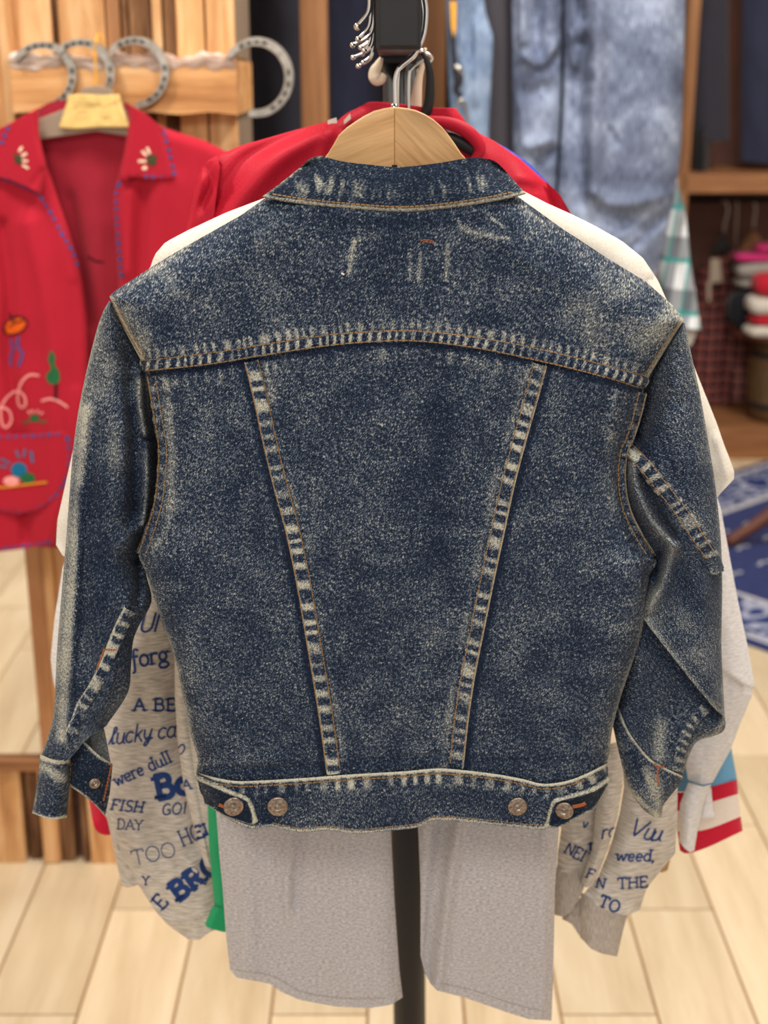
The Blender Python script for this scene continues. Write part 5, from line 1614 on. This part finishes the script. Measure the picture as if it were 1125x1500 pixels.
# blue nylon jacket
D = 1.374
bj = garment('blue_jacket', 'bright blue nylon jacket showing as a thin edge above the red one', D, 'jacket')
shell('body', [(480, 196), (540, 215), (640, 215), (700, 198)], [(330, 1040), (585, 1050), (840, 1040)], [(480, 196), (445, 196), (400, 206), (360, 226), (330, 300), (320, 1040)],
      [(700, 198), (735, 212), (775, 238), (808, 272), (826, 300), (850, 600), (850, 1040)], 40, 60, D, 0.008, 0.006, 30, M['blue_nylon'], bj, smooth=False)
h = thing('cream_hanger', 'cream plastic hanger with a curved neck at the back of the rack arm', 'hanger', tuple(Wv(600, 220, D)), 'hangers along the rack arm')
T = curve([(440, 290), (520, 236), (590, 200), (612, 200), (690, 240), (760, 290)], 40)
plate('hanger_body', [tuple(q) for q in np.vstack([T, T[::-1] + np.array([0, 13.0])])], D + 0.0, 0.007, M['cream_plastic'], h, 0.0015)
tube('neck', [Wv(a, b, D) for a, b in ((607, 205), (609, 158), (613, 118), (621, 88), (622, 70))], [0.0065, 0.0062, 0.005, 0.003, 0.002], M['cream_plastic'], h, 12)
tube('neck', [Wv(a, b, D) for a, b in ((563, 108), (558, 116), (551, 116), (549, 106), (554, 95), (559, 84))], [0.003, 0.005, 0.0065, 0.0055, 0.004, 0.002], M['cream_plastic'], h, 12)
hook(h, D + .004, X(612, 150, D), Z(612, 100, D), 0.0016, 9, tip=(-.003, -.010))

# ------------------------------------------------------------------ red embroidered jacket on the left
RF = M['red_felt']
D = 2.20
ej = thing('embroidered_jacket', 'red felt jacket with blue overcast edges and folk embroidery, hanging open by the wooden stand', 'jacket', tuple(Wv(60, 805, D)))
shell('back_lining', [(40, 182), (90, 190), (130, 190), (200, 180)], [(30, 800), (120, 804), (200, 800)], [(40, 182), (36, 500), (30, 800)], [(200, 180), (205, 500), (200, 800)], 40, 70, D + 0.035, 0.008, 0.004, 40, M['red_felt_in_shade'], ej, wr=0.004, wscale=60, smooth=False,
      bumps=[([(102, 290), (120, 400), (130, 470)], 9, -0.01), ([(150, 330), (150, 500)], 22, 0.006)], key='el')
EL_R = [(57, 172), (57, 197), (67, 241), (76, 264), (88, 300), (100, 335), (113, 379), (120, 417), (126, 467), (128, 500), (127, 600), (110, 700), (80, 797)]
fl = shell('front_panel', [(-150, 262), (-60, 215), (0, 192), (40, 178), (57, 172)], [(-170, 816), (-60, 812), (0, 808), (40, 803), (80, 797)], [(-150, 262), (-168, 500), (-170, 816)], EL_R, 90, 160, D - 0.01, 0.014, 0.003, 16, RF, ej, edges='R', wr=0.004, wscale=70, seed=8, smooth=False, key='efl',
           bumps=[([(2, 330), (14, 430), (12, 520), (30, 640), (38, 790)], 10, -0.012), ([(40, 330), (72, 470), (80, 620), (76, 790)], 16, 0.012), ([(-40, 300), (-30, 800)], 26, 0.012), ([(108, 420), (112, 560)], 9, -0.004)])
tag(fl, 'front panel embroidered with a hat, tree and pocket')
fr = shell('front_panel', [(192, 158), (240, 187), (300, 206), (345, 228), (400, 280)], [(178, 800), (280, 806), (380, 800)], [(192, 158), (182, 223), (171, 268), (166, 285), (167, 310), (169, 345), (172, 380), (174, 410), (178, 800)], [(400, 280), (420, 500), (380, 800)], 70, 110, D - 0.01, 0.016, 0.003, 14, RF, ej, edges='LT', wr=0.004, wscale=60, seed=9, smooth=False, key='efr',
           bumps=[([(212, 275), (206, 340), (200, 420)], 9, -0.012), ([(190, 280), (186, 400)], 8, 0.008), ([(240, 270), (232, 420)], 20, 0.008)])
shell('collar', [(-42, 212), (0, 188), (18, 179), (56, 158)], [(-46, 244), (0, 260), (15, 264), (47, 278), (60, 286)], [(-42, 212), (-46, 244)], [(56, 158), (56, 180), (58, 200), (68, 243), (60, 286)], 40, 40, D - 0.030, 0.010, 0.003, 10, RF, ej, key='ecl', closeT=True, closeB=True, smooth=False, bumps=[([(48, 270), (62, 250)], 5, -0.003)])
shell('collar', [(192, 154), (215, 168), (240, 190)], [(174, 263), (195, 259), (225, 262), (258, 261)], [(192, 154), (191, 179), (182, 223), (174, 263)], [(240, 190), (246, 212), (252, 238), (258, 261)], 40, 40, D - 0.032, 0.010, 0.003, 10, RF, ej, key='ecr', closeT=True, closeB=True, smooth=False)
shell('collar_back', [(56, 159), (76, 149), (98, 146), (98, 148)], [(57, 196), (64, 178), (84, 166), (100, 154)], [(56, 159), (56, 176), (57, 196)], [(98, 148), (99, 151), (100, 154)], 20, 12, D + 0.012, 0.006, 0.003, 6, M['red_felt_in_shade'], ej)
shell('collar_back', [(180, 150), (186, 151), (193, 155)], [(186, 168), (190, 176), (192, 182)], [(180, 150), (186, 168)], [(193, 155), (192, 182)], 10, 10, D + 0.006, 0.005, 0.003, 6, M['red_felt_in_shade'], ej)
pk = shell('pocket', [(-60, 637), (0, 637), (50, 635), (94, 632), (100, 636)], [(-60, 744), (0, 749), (28, 753), (55, 748), (84, 728)], [(-60, 637), (-60, 744)], [(100, 636), (103, 655), (104, 680), (98, 706), (84, 728)], 50, 36, D - 0.026, 0.004, 0.002, 5, RF, ej, key='epk', smooth=False, closeT=True, closeB=True,
           vD=lambda P: -gfield(P, [([(76, 600), (76, 790)], 16, 0.010)]))
EK = ['ecl', 'ecr', 'epk', 'efl', 'efr']


def emb(name, mat, parts, parent=ej, up=0.0012, label=None, kind=None):
    sp = Soup()
    for kind, pts, wd in parts:
        if kind == 'p': patch(sp, pts, EK, up)
        elif kind == 'd': ribbon(sp, curve(pts, 60), wd, EK, up, 2.6, dash=6.0)
        else: ribbon(sp, curve(pts, max(8, 6 * len(pts))), wd, EK, up, 2.5)
    if sp.V:
        o = sp.build(name, M[mat], parent)
        if label: o['label'] = label
        if kind: o['kind'] = kind
        return o


for part_ in [('d', [(-30, 252), (0, 261), (15, 265), (47, 279), (60, 289), (76, 314), (91, 343), (108, 375), (117, 412), (124, 455), (127, 500)], 5), ('d', [(14, 183), (6, 200), (2, 214)], 6),
                                    ('d', [(239, 192), (245, 212), (251, 238), (256, 259)], 6), ('d', [(254, 259), (225, 259), (196, 257), (178, 260)], 5), ('d', [(176, 268), (172, 276), (171, 290), (172, 320), (174, 350), (177, 385), (180, 412)], 5),
                                    ('d', [(-40, 640), (0, 640), (50, 638), (92, 635)], 4.5), ('d', [(98, 640), (101, 656), (101, 680), (95, 704), (80, 727), (55, 745), (28, 750), (0, 747), (-40, 743)], 5.5), ('d', [(-30, 807), (0, 804), (40, 799), (76, 793)], 4)]:
    emb('edge_stitching', 'yarn_blue', [part_], label='blue overcast stitching', kind='stuff')
el = lambda cx, cy, rx, ry, rot=0: [(cx + rx * math.cos(t) * math.cos(rot) - ry * math.sin(t) * math.sin(rot), cy + rx * math.cos(t) * math.sin(rot) + ry * math.sin(t) * math.cos(rot)) for t in [i * math.pi / 6 for i in range(12)]]
emb('collar_cactus', 'yarn_olive', [('p', el(27, 233, 6, 7), 0), ('l', [(20, 224), (24, 234), (30, 240)], 2)])
emb('collar_cactus', 'yarn_olive', [('p', el(222, 234, 7, 8), 0), ('l', [(229, 226), (228, 238), (222, 244)], 2)])
emb('collar_rays', 'yarn_white', [('l', [(29, 221), (32, 216)], 4), ('l', [(33, 228), (38, 225)], 4), ('l', [(34, 235), (40, 236)], 3.5), ('l', [(34, 242), (41, 246)], 3.5)])
emb('collar_rays', 'yarn_white', [('l', [(219, 224), (216, 217)], 4), ('l', [(214, 227), (209, 222)], 4), ('l', [(213, 236), (204, 236)], 4), ('p', el(212, 246, 4, 3), 0)])
emb('hat', 'yarn_orange', [('p', el(22, 477, 18, 11, -0.45), 0)])
emb('hat_outline', 'yarn_black', [('l', el(22, 477, 18.5, 11.5, -0.45) + [el(22, 477, 18.5, 11.5, -0.45)[0]], 2.4), ('l', [(7, 483), (20, 475), (36, 468)], 2.2), ('l', [(15, 458), (18, 470)], 2.6), ('l', [(24, 462), (21, 471)], 2.2)], up=0.002)
emb('trousers', 'yarn_blue', [('l', [(16, 498), (20, 508), (17, 520), (16, 534)], 3.6), ('l', [(27, 494), (27, 508), (33, 518), (28, 535)], 4)])
emb('tree_crown', 'yarn_green', [('p', [(75, 512), (81, 522), (80, 534), (86, 543), (87, 557), (80, 563), (71, 560), (68, 549), (75, 540), (71, 526)], 0)])
emb('tree_trunk', 'yarn_black', [('l', [(82, 562), (82, 572), (81, 584)], 4.5), ('l', [(78, 585), (85, 585)], 3)])
emb('hill_line', 'yarn_pink', [('l', [(62, 587), (74, 584), (86, 588), (98, 596)], 3)])
emb('lasso', 'yarn_pink', [('l', [(57, 550), (44, 549), (33, 558), (28, 572), (27, 588), (32, 597), (38, 592), (36, 580), (28, 573), (18, 575), (8, 584), (1, 600), (3, 620), (9, 626), (16, 616), (13, 602), (4, 597), (-10, 598)], 2.8)])
emb('small_cactus', 'yarn_green', [('p', el(51, 611, 7, 4), 0), ('l', [(34, 619), (50, 616), (68, 618)], 2.6)])
emb('cactus_flowers', 'yarn_pink', [('l', [(44, 605), (42, 602)], 2.4), ('l', [(49, 604), (48, 601)], 2.4), ('l', [(55, 604), (56, 601)], 2.4), ('l', [(60, 606), (63, 604)], 2.4)])
emb('pocket_ball', 'yarn_teal', [('p', el(28, 688, 12, 11), 0)], pk)
emb('pocket_ball', 'yarn_green', [('p', el(41, 700, 11, 8), 0)], pk, 0.0016)
emb('pocket_ball', 'yarn_pink', [('p', el(17, 704, 12, 7), 0)], pk, 0.0020)
emb('pocket_line', 'yarn_yellow', [('l', [(-20, 714), (10, 713), (40, 709), (69, 706)], 2.8)], pk, 0.002)
emb('pocket_rays', 'yarn_teal', [('l', [(2, 672), (14, 678)], 3), ('l', [(0, 682), (10, 684)], 3), ('l', [(24, 660), (28, 670)], 3), ('l', [(37, 658), (35, 668)], 3), ('l', [(46, 662), (48, 676)], 4)], pk)
sp = Soup()
for pts in ([(130, 376), (140, 382), (152, 384)],):
    ribbon(sp, pts, 2.5, ['el'], 0.001, 2)
sp.build('buttonhole', M['yarn_black'], ej)

eh = thing('paper_tagged_hanger', 'grey wooden hanger with a yellowed paper wrapped round its neck', 'hanger', tuple(Wv(140, 190, D)))
plate('hanger_body', [(-60, 240), (0, 205), (57, 174), (98, 158), (112, 142), (121, 128), (140, 125.5), (159, 128), (167, 141), (182, 158), (215, 185), (300, 240), (300, 254), (190, 200), (140, 192), (60, 204), (-60, 258)], D + 0.004, 0.014, M['grey_side'], eh, 0.002)
pw = shell('paper_wrap', [(99, 139), (120, 137.5), (150, 139.5), (175, 138)], [(86, 187), (110, 189), (150, 186), (188, 187), (190, 184)], [(99, 139), (98, 150), (86, 187)], [(175, 138), (180, 158), (190, 184)], 40, 24, D - 0.001, 0.003, 0.001, 5, M['paper'], eh, wr=0.001, wscale=14, smooth=False, key='pap', closeT=True, closeB=True)
sp = Soup()
for y0, xs in ((151, (108, 150)), (158, (106, 152)), (164, (112, 130)), (172, (150, 165))):
    pts = [(xs[0] + i * 2.2, y0 + 2.2 * math.sin(i * 2.1) - (i * 0.25 if y0 == 158 else 0)) for i in range(int((xs[1] - xs[0]) / 2.2))]
    ribbon(sp, pts, 0.8, ['pap'], 0.0006, 1.5)
ribbon(sp, [(150, 156), (165, 152), (176, 147)], 0.9, ['pap'], 0.0006, 2)
tag(sp.build('faint_scribble', M['pencil'], pw), kind='stuff')
tube('hook', [Wv(a, b, D + 0.008) if b > 110 else Wv(a, b, D + (0.008 if a < 144 else .05)) for a, b in ((140, 126), (140, 100), (139, 75), (141, 58), (145, 50), (149, 56), (150, 66))], 0.0018, M['leather_yellow'], eh, 8)

# ------------------------------------------------------------------ horseshoe hooks
hs = [(62, 110, 50, 50, 2.314, 150, -80, 'steel horseshoe hook at the left end of the crossbar'), (118, 108, 50, 52, 2.306, 140, -80, 'steel horseshoe hook carrying the paper-tagged hanger'),
      (197, 106, 51, 53, 2.314, 140, -88, 'steel horseshoe hook on the crossbar right of the paper-tagged hanger'), (376, 113, 54, 59, 2.318, 146, -104, 'steel horseshoe hook sticking out from the right end of the crossbar')]
for cx, cy, rx, ry, D_, a0, a1, lab in hs:
    n = 44
    bm = bmesh.new()
    ring = []
    for i in range(n + 1):
        t = i / n
        a = math.radians(a0 + (a1 - a0) * t)
        wd = 0.25 * (0.72 + 0.28 * math.sin(math.pi * min(1, max(0, t * 1.0))))
        po = (cx + rx * math.cos(a), cy - ry * math.sin(a)); pi_ = (cx + rx * (1 - wd) * math.cos(a), cy - ry * (1 - wd) * math.sin(a))
        o_, i_ = Wv(po[0], po[1], D_), Wv(pi_[0], pi_[1], D_)
        c_ = (o_ + i_) / 2
        yv = Vector((0, 0.011, 0))
        ring.append([bm.verts.new(p) for p in (o_ + (c_ - o_) * 0.12, o_ + yv * .25, o_ + yv, i_ + yv, i_ + yv * .3, i_ + (c_ - i_) * 0.12)])
    for i in range(n):
        for k in range(6):
            k2 = (k + 1) % 6
            bm.faces.new([ring[i][k], ring[i + 1][k], ring[i + 1][k2], ring[i][k2]])
    bm.faces.new(ring[0][::-1]); bm.faces.new(ring[-1])
    bmesh.ops.recalc_face_normals(bm, faces=bm.faces[:])
    me = bpy.data.meshes.new('horseshoe_hook'); bm.to_mesh(me); bm.free(); me.materials.append(M['horseshoe'])
    o = bpy.data.objects.new('horseshoe_hook', me); COL.objects.link(o)
    tag(o, lab, 'horseshoe', 'horseshoe hooks on the crossbar')
    sp = Soup()
    for aa in (118, 104, 90, 76, 8, -12, -28, -44, -60):
        if aa < a1 + 10: continue
        a = math.radians(aa); rm = 0.875
        c = Wv(cx + rx * rm * math.cos(a), cy - ry * rm * math.sin(a), D_ - 0.0004)
        t = Vector((math.sin(a), 0, math.cos(a) * -1)); t = Vector((-math.sin(a), 0, math.cos(a))); u = Vector((math.cos(a), 0, math.sin(a)))
        sp.prism([c + t * .0045 + u * .0022, c + t * .0045 - u * .0022, c - t * .0045 - u * .0022, c - t * .0045 + u * .0022], Vector((0, -1, 0)), 0.0004)
    tag(sp.build('nail_slots', M['nail_dark'], o), kind='stuff')

# ------------------------------------------------------------------ jeans and trousers on the front rail
JM = M['jeans']
D = 2.94
jn = thing('wide_jeans', 'faded blue wide-leg jeans hanging high behind the red jacket', 'jeans', tuple(Wv(880, 600, D)))
shell('waist', [(752, -440), (870, -436), (1000, -440)], [(746, -100), (824, -60), (1006, -100)], [(752, -440), (744, -250), (746, -100)], [(1000, -440), (1010, -250), (1006, -100)], 40, 50, D, 0.03, 0.03, 40, JM, jn, wr=0.006, wscale=60)
shell('leg', [(746, -110), (786, -80), (826, -110)], [(775, 600), (795, 604), (815, 600)], [(746, -110), (750, 0), (751, 150), (753, 250), (757, 330), (765, 430), (775, 600)], [(826, -110), (823, 0), (821, 150), (815, 250), (813, 330), (812, 430), (815, 600)], 50, 160, D, 0.03, 0.02, 30, JM, jn, wr=0.004, wscale=40, seed=2,
      bumps=[([(788, 0), (785, 50), (790, 80)], 12, -0.0306), ([(770, 84), (795, 92), (816, 62)], 7, 0.0238), ([(765, 0), (766, 60)], 7, 0.0170), ([(795, 100), (815, 85)], 8, -0.0170), ([(776, 140), (800, 130)], 14, -0.0170), ([(760, 150), (770, 250)], 12, 0.0136), ([(795, 235), (812, 222)], 8, -0.0204), ([(775, 215), (805, 205)], 8, 0.0170)])
shell('leg', [(828, -110), (910, -80), (1006, -110)], [(840, 600), (890, 606), (935, 600)], [(828, -110), (827, 0), (825, 150), (819, 250), (818, 330), (826, 430), (840, 600)], [(1006, -110), (1004, 0), (1001, 100), (999, 180), (993, 255), (976, 345), (958, 425), (935, 600)], 90, 180, D - 0.01, 0.04, 0.02, 46, JM, jn, wr=0.005, wscale=70, seed=4,
      bumps=[([(850, 70), (848, 180), (856, 290)], 14, -0.0272), ([(878, 0), (872, 140), (866, 280)], 13, 0.0238), ([(868, 282), (900, 300), (985, 285)], 10, 0.0170), ([(880, 312), (930, 330), (960, 320)], 14, -0.0204), ([(835, 50), (842, 95), (850, 40)], 7, 0.0204), ([(850, 0), (852, 60)], 7, -0.0238), ([(900, 355), (975, 300)], 5, 0.0102), ([(895, 190), (905, 210)], 4, -0.0102), ([(920, 370), (970, 320)], 6, -0.0102)])
for a in (780, 975):
    c = Wv(a, -436, D)
    box('clip', (c.x, D, (c.z + 2.16) / 2 + 0.012), (0.02, 0.012, 0.05), M['steel'], jn, 0.002)
sl_ = thing('slate_trousers', 'dark slate trousers hanging between the two pairs of blue jeans', 'trousers', tuple(Wv(738, 500, 2.99)))
shell('leg', [(700, -436), (735, -440), (772, -436)], [(715, 560), (740, 565), (770, 560)], [(700, -436), (700, 0), (706, 150), (712, 250), (715, 560)], [(772, -436), (772, 0), (770, 300), (770, 560)], 24, 60, 2.995, 0.02, 0.012, 40, M['slate_cloth'], sl_, wr=0.003)
box('clip', (X(735, -436, 2.99), 2.97, 2.155), (0.02, 0.05, 0.05), M['steel'], sl_, 0.002)
pj = thing('pale_jeans', 'stonewashed pale blue jeans hanging beside the wooden post', 'jeans', tuple(Wv(690, 400, 2.95)))
shell('leg', [(652, -436), (680, -440), (704, -436)], [(676, 460), (695, 464), (716, 460)], [(652, -436), (653, -100), (655, 60), (659, 160), (664, 240), (676, 460)], [(704, -436), (702, -100), (709, 0), (716, 34), (722, 58), (719, 130), (715, 230), (716, 460)], 50, 140, 2.955, 0.025, 0.012, 26, M['jeans_pale'], pj, wr=0.004, wscale=30,
      bumps=[([(690, 20), (686, 90)], 6, -0.008), ([(678, 40), (680, 160)], 6, 0.005), ([(700, 40), (700, 150)], 7, 0.006)])
box('clip', (X(680, -436, 2.95), 2.95, 2.155), (0.02, 0.012, 0.05), M['steel'], pj, 0.002)

fob = thing('key_lanyard', 'dark strap with a yellow leather tab and steel clasp hanging over the pale jeans', 'lanyard', tuple(Wv(670, 190, 2.9)))
tube('strap', [Wv(a, b, 2.885) for a, b in ((664, -300), (664, -60), (663, 40), (666, 100))], 0.005, M['dark_cord'], fob, 8)
plate('leather_tab', [(659.5, 2), (668.5, 2), (668, 40), (664.5, 56), (661, 40)], 2.874, 0.004, M['leather_yellow'], fob, 0.001)
tube('clasp', [Wv(a, b, 2.882) for a, b in ((666, 96), (672, 101), (677, 106))], [0.004, 0.007, 0.004], M['steel'], fob, 10)
tube('cord', [Wv(a, b, 2.884) for a, b in ((668, 100), (672, 118), (668, 132), (676, 141))], [0.008, 0.010, 0.007, 0.005], M['dark_cord'], fob, 8)
tube('wire_loop', [Wv(a, b, 2.882) for a, b in ((669, 158), (674, 146), (681, 152), (684, 168), (685, 188))], 0.0035, M['steel'], fob, 8)

ts = thing('plaid_shirt', 'white and teal plaid shirt sleeve hanging at the edge of the wide jeans', 'shirt', tuple(Wv(1000, 480, 3.0)))
shell('sleeve', [(920, -420), (950, -424), (985, -420)], [(975, 474), (1000, 480), (1027, 483)], [(920, -420), (930, 100), (950, 300), (975, 474)], [(985, -420), (985, 100), (992, 258), (1003, 305), (1011, 380), (1019, 430), (1027, 483)], 40, 160, 3.0, 0.02, 0.01, 20, M['plaid_teal'], ts, wr=0.004, wscale=30, uvrot=0.12,
      bumps=[([(1000, 330), (1006, 470)], 5, -0.010)])
shell('cuff_lining', [(996, 474), (1008, 478), (1020, 481)], [(1000, 503), (1012, 506), (1022, 482)], [(996, 474), (1000, 503)], [(1020, 481), (1022, 482)], 12, 12, 3.005, 0.008, 0.004, 6, M['grey_cloth'], ts)
box('clip', (X(950, -420, 3.0), 2.985, 2.152), (0.02, 0.07, 0.05), M['steel'], ts, 0.002)

# ------------------------------------------------------------------ dark coats in the bays
def coat(label, x0, x1, ytop, ybot, D, mat, flare=6, name='dark_coat', group=None, seed=0):
    c = thing(name, label, 'coat', tuple(Wv((x0 + x1) / 2, ybot, D)), group)
    m = (x0 + x1) / 2
    shell('body', [(m - 12, ytop + 20), (m, ytop + 18), (m + 12, ytop + 20)], [(x0 - flare, ybot), (m, ybot + 4), (x1 + flare, ybot)], [(m - 12, ytop + 20), (x0 + 6, ytop + 60), (x0, ytop + 100), (x0 - flare, ybot)], [(m + 12, ytop + 20), (x1 - 6, ytop + 60), (x1, ytop + 100), (x1 + flare, ybot)],
          30, 60, D, 0.05, 0.05, (x1 - x0) * 0.5, mat, c, wr=0.012, wscale=50, seed=seed, smooth=False)
    tube('hanger_hook', [Wv(m, ytop + 24, D), Wv(m, ytop + 4, D), Wv(m + 4, ytop - 8, D + .01), Wv(m - 4, ytop - 10, D)], 0.003, M['steel'], c, 6)
    return c


coat('navy coat in the dark bay left of the wooden post behind the horseshoes', 352, 446, -300, 420, 3.43, M['navy_cloth'], 4, seed=1)
coat('blue-black coat in the bay just right of the left wooden post', 474, 556, -300, 430, 3.42, M['navy_cloth_b'], 6, seed=2)
coat('dark navy coat in the bay behind the rack arm', 560, 636, -300, 430, 3.44, M['navy_cloth'], 4, seed=3)
coat('black coat on the left in the upper right shelf bay', 1018, 1066, -180, 205, 5.53, M['navy_cloth'], 2, seed=4)
coat('blue-black coat reaching low in the upper right shelf bay', 1088, 1160, -180, 236, 5.55, M['navy_cloth_b'], 4, seed=5)
c = thing('black_bag', 'black cloth bag standing under the coats on the upper right shelf', 'bag', tuple(Wv(1026, 255, 5.5)))
shell('body', [(1017, 190), (1026, 188), (1036, 194)], [(1016, 254), (1026, 256), (1036, 254)], [(1017, 190), (1015, 225), (1016, 254)], [(1036, 194), (1038, 225), (1036, 254)], 16, 20, 5.5, 0.05, 0.05, 12, M['black_cloth'], c, closeB=True, closeT=True)

# ------------------------------------------------------------------ lower right bay: plaid shirts, tags, table with folded stacks
rp = thing('red_plaid_shirt', 'brick and navy plaid shirt on a black hanger in the lower right shelf bay', 'shirt', tuple(Wv(1050, 590, 5.72)))
shell('body', [(1040, 376), (1055, 368), (1070, 376)], [(1008, 588), (1050, 592), (1088, 588)], [(1040, 376), (1022, 396), (1012, 440), (1008, 588)], [(1070, 376), (1080, 396), (1086, 440), (1088, 588)], 40, 60, 5.72, 0.03, 0.03, 20, M['plaid_red'], rp, wr=0.012, wscale=24, smooth=False, bumps=[([(1040, 420), (1036, 600)], 8, 0.015), ([(1060, 420), (1064, 600)], 7, -0.015)])
bh = thing('plastic_hanger', 'black plastic hanger holding the brick plaid shirt', 'hanger', tuple(Wv(1058, 366, 5.69)))
plate('hanger_body', [(1040, 374), (1048, 360), (1054, 348), (1060, 344), (1066, 350), (1071, 362), (1076, 374), (1066, 370), (1052, 370)], 5.675, 0.02, M['black_plastic'], bh, 0.004)
tube('hook', [Wv(a, b - 5, 5.69) for a, b in ((1060, 346), (1062, 330), (1066, 316), (1065, 303), (1058, 300))], 0.004, M['steel'], bh, 8)
pp = thing('rose_plaid_shirt', 'rose and navy plaid shirt hanging between the brick plaid shirt and the barrel table', 'shirt', tuple(Wv(1084, 588, 5.68)))
shell('body', [(1068, 390), (1078, 372), (1088, 384)], [(1070, 588), (1084, 590), (1098, 588)], [(1068, 390), (1068, 520), (1070, 588)], [(1088, 384), (1094, 430), (1098, 520), (1098, 588)], 24, 60, 5.68, 0.02, 0.012, 10, M['plaid_pink'], pp, wr=0.01, wscale=20, smooth=False)
tube('hanger_hook', [Wv(a, b, 5.69) for a, b in ((1077, 374), (1078, 350), (1080, 305), (1079, 294))], 0.003, M['steel'], pp, 6)
tg = thing('price_tag', 'cream card tags hanging on the brick plaid shirt', 'tag', tuple(Wv(1048, 415, 5.65)))
plate('card', [(1041, 379), (1055, 379), (1058, 413), (1039, 415)], 5.655, 0.006, M['cream_plastic'], tg, 0.001)
plate('card', [(1035.5, 413), (1041.5, 412), (1040.5, 441), (1037, 442)], 5.65, 0.004, M['cream_plastic'], tg, 0.001)
wh = thing('tan_hanger', 'tan wooden hanger leaning behind the folded stack', 'hanger', tuple(Wv(1104, 370, 5.72)))
plate('hanger_body', [(1082, 372), (1090, 356), (1098, 343), (1104, 338), (1110, 342), (1118, 354), (1128, 372), (1112, 366), (1098, 366)], 5.72, 0.02, M['post_wood'], wh, 0.004)
tube('hook', [Wv(a, b - 5, 5.73) for a, b in ((1104, 340), (1105, 325), (1107, 312), (1105, 302), (1100, 300))], 0.004, M['steel'], wh, 8)

# round table made of a barrel
TY, TXc, TR_ = 5.48, 1.625, 0.205
tz = Z(1100, 497, TY - TR_ * 0.9)
bt = thing('barrel_table', 'round brown table on a barrel foot standing on the right shelf plinth', 'table', (TXc, TY, zp))
def lathe(name, prof, c, mat, parent, n=40):
    V = []; F = []
    for r_, z_ in prof:
        for q in range(n):
            a = 2 * math.pi * q / n
            V.append((c[0] + r_ * math.cos(a), c[1] + r_ * math.sin(a), c[2] + z_))
    for i in range(len(prof) - 1):
        for q in range(n):
            q2 = (q + 1) % n
            F.append([i * n + q, i * n + q2, (i + 1) * n + q2, (i + 1) * n + q])
    return mesh_obj(name, V, F, mat, parent)
hb = tz - 0.02 - zp
lathe('foot', [(0.0, 0.001), (0.115, 0.001), (0.126, hb * .15), (0.14, hb * .5), (0.126, hb * .85), (0.118, hb), (0, hb)], (TXc, TY, zp), M['barrel'], bt)
for f in (0.2, 0.8):
    rr = 0.129
    lathe('hoop', [(rr, 0), (rr + 0.004, 0.003), (rr + .004, 0.022), (rr, 0.025)], (TXc, TY, zp + hb * f - 0.012), M['black_metal'], bt)
lathe('tabletop', [(0, 0), (TR_ - 0.01, 0), (TR_, 0.006), (TR_, 0.015), (TR_ - 0.008, 0.02), (0, 0.02)], (TXc, TY, tz - 0.02), M['leg_wood'], bt)


def folded(label, pxl, yt, yb, D, mat, wd=0.24, dp=0.16, zb=None, name='folded_shirt', seed=0):
    x0 = X(pxl, (yt + yb) / 2, D); zt_ = Z(pxl, yt, D); zb_ = zb if zb is not None else Z(pxl, yb, D)
    c = Vector((x0 + wd / 2, D + dp / 2, 0)); hz = (zt_ - zb_)
    V = []; F = []; n = 40; m = 12
    rr = random.Random(seed)
    ph = [rr.uniform(0, 6) for _ in range(4)]
    for i in range(m + 1):
        v = -math.pi / 2 + math.pi * i / m
        for q in range(n):
            a = 2 * math.pi * q / n
            e = lambda t, p: math.copysign(abs(t) ** p, t)
            k = abs(math.cos(v)) ** 0.55
            wob = 1 + 0.04 * math.sin(3 * a + ph[0]) + 0.02 * math.sin(7 * a + ph[1])
            V.append((c.x + wd / 2 * k * e(math.cos(a), 0.5) * wob, c.y + dp / 2 * k * e(math.sin(a), 0.5) * wob, zb_ + hz / 2 + hz / 2 * e(math.sin(v), 0.7) * (1 + (0.12 * math.sin(2 * a + ph[2]) if v > 0 else 0))))
    for i in range(m):
        for q in range(n):
            q2 = (q + 1) % n
            F.append([i * n + q, i * n + q2, (i + 1) * n + q2, (i + 1) * n + q])
    o = mesh_obj(name, V, F, mat, None)
    tag(o, label, 'folded clothes', 'folded clothes stacked on the barrel table')
    return zt_


z = tz + 0.001
z = folded('white folded fleece at the bottom of the front stack', 1096, 479, 500, 5.30, M['white_cloth'], wd=0.20, dp=0.13, zb=z, seed=1)
z = folded('red folded fleece low in the front stack, on the white one', 1104, 464, 480, 5.30, M['red_cloth'], wd=0.20, dp=0.13, zb=z + .001, seed=2)
z = folded('grey-white folded fleece in the middle of the front stack', 1099, 436, 463, 5.30, M['white_cloth'], wd=0.20, dp=0.13, zb=z + .001, seed=3)
z = folded('bright red folded fleece on top of the front stack', 1108, 404, 435, 5.30, M['red_cloth'], wd=0.20, dp=0.13, zb=z + .001, seed=4)
z = tz + 0.001
z = folded('thick black folded fleece at the bottom of the rear stack', 1073, 424, 478, 5.45, M['black_fold'], wd=0.24, dp=.14, zb=z, seed=5)
z = folded('thin grey folded shirt in the rear stack, on the black fleece', 1084, 410, 424, 5.45, M['grey_cloth'], wd=0.2, dp=.14, zb=z + .001, seed=6)
z = folded('pale grey folded fleece bulging in the rear stack', 1081, 386, 411, 5.45, M['grey_cloth'], wd=0.22, dp=.14, zb=z + .001, seed=7)
z = folded('magenta folded fleece near the top of the rear stack', 1077, 372, 387, 5.46, M['pink_cloth'], wd=0.2, dp=.14, zb=z + .001, seed=8)
z = folded('pink folded fleece topmost of the rear stack', 1110, 358, 373, 5.46, M['pink_cloth'], wd=0.16, dp=.13, zb=z + .001, seed=9)
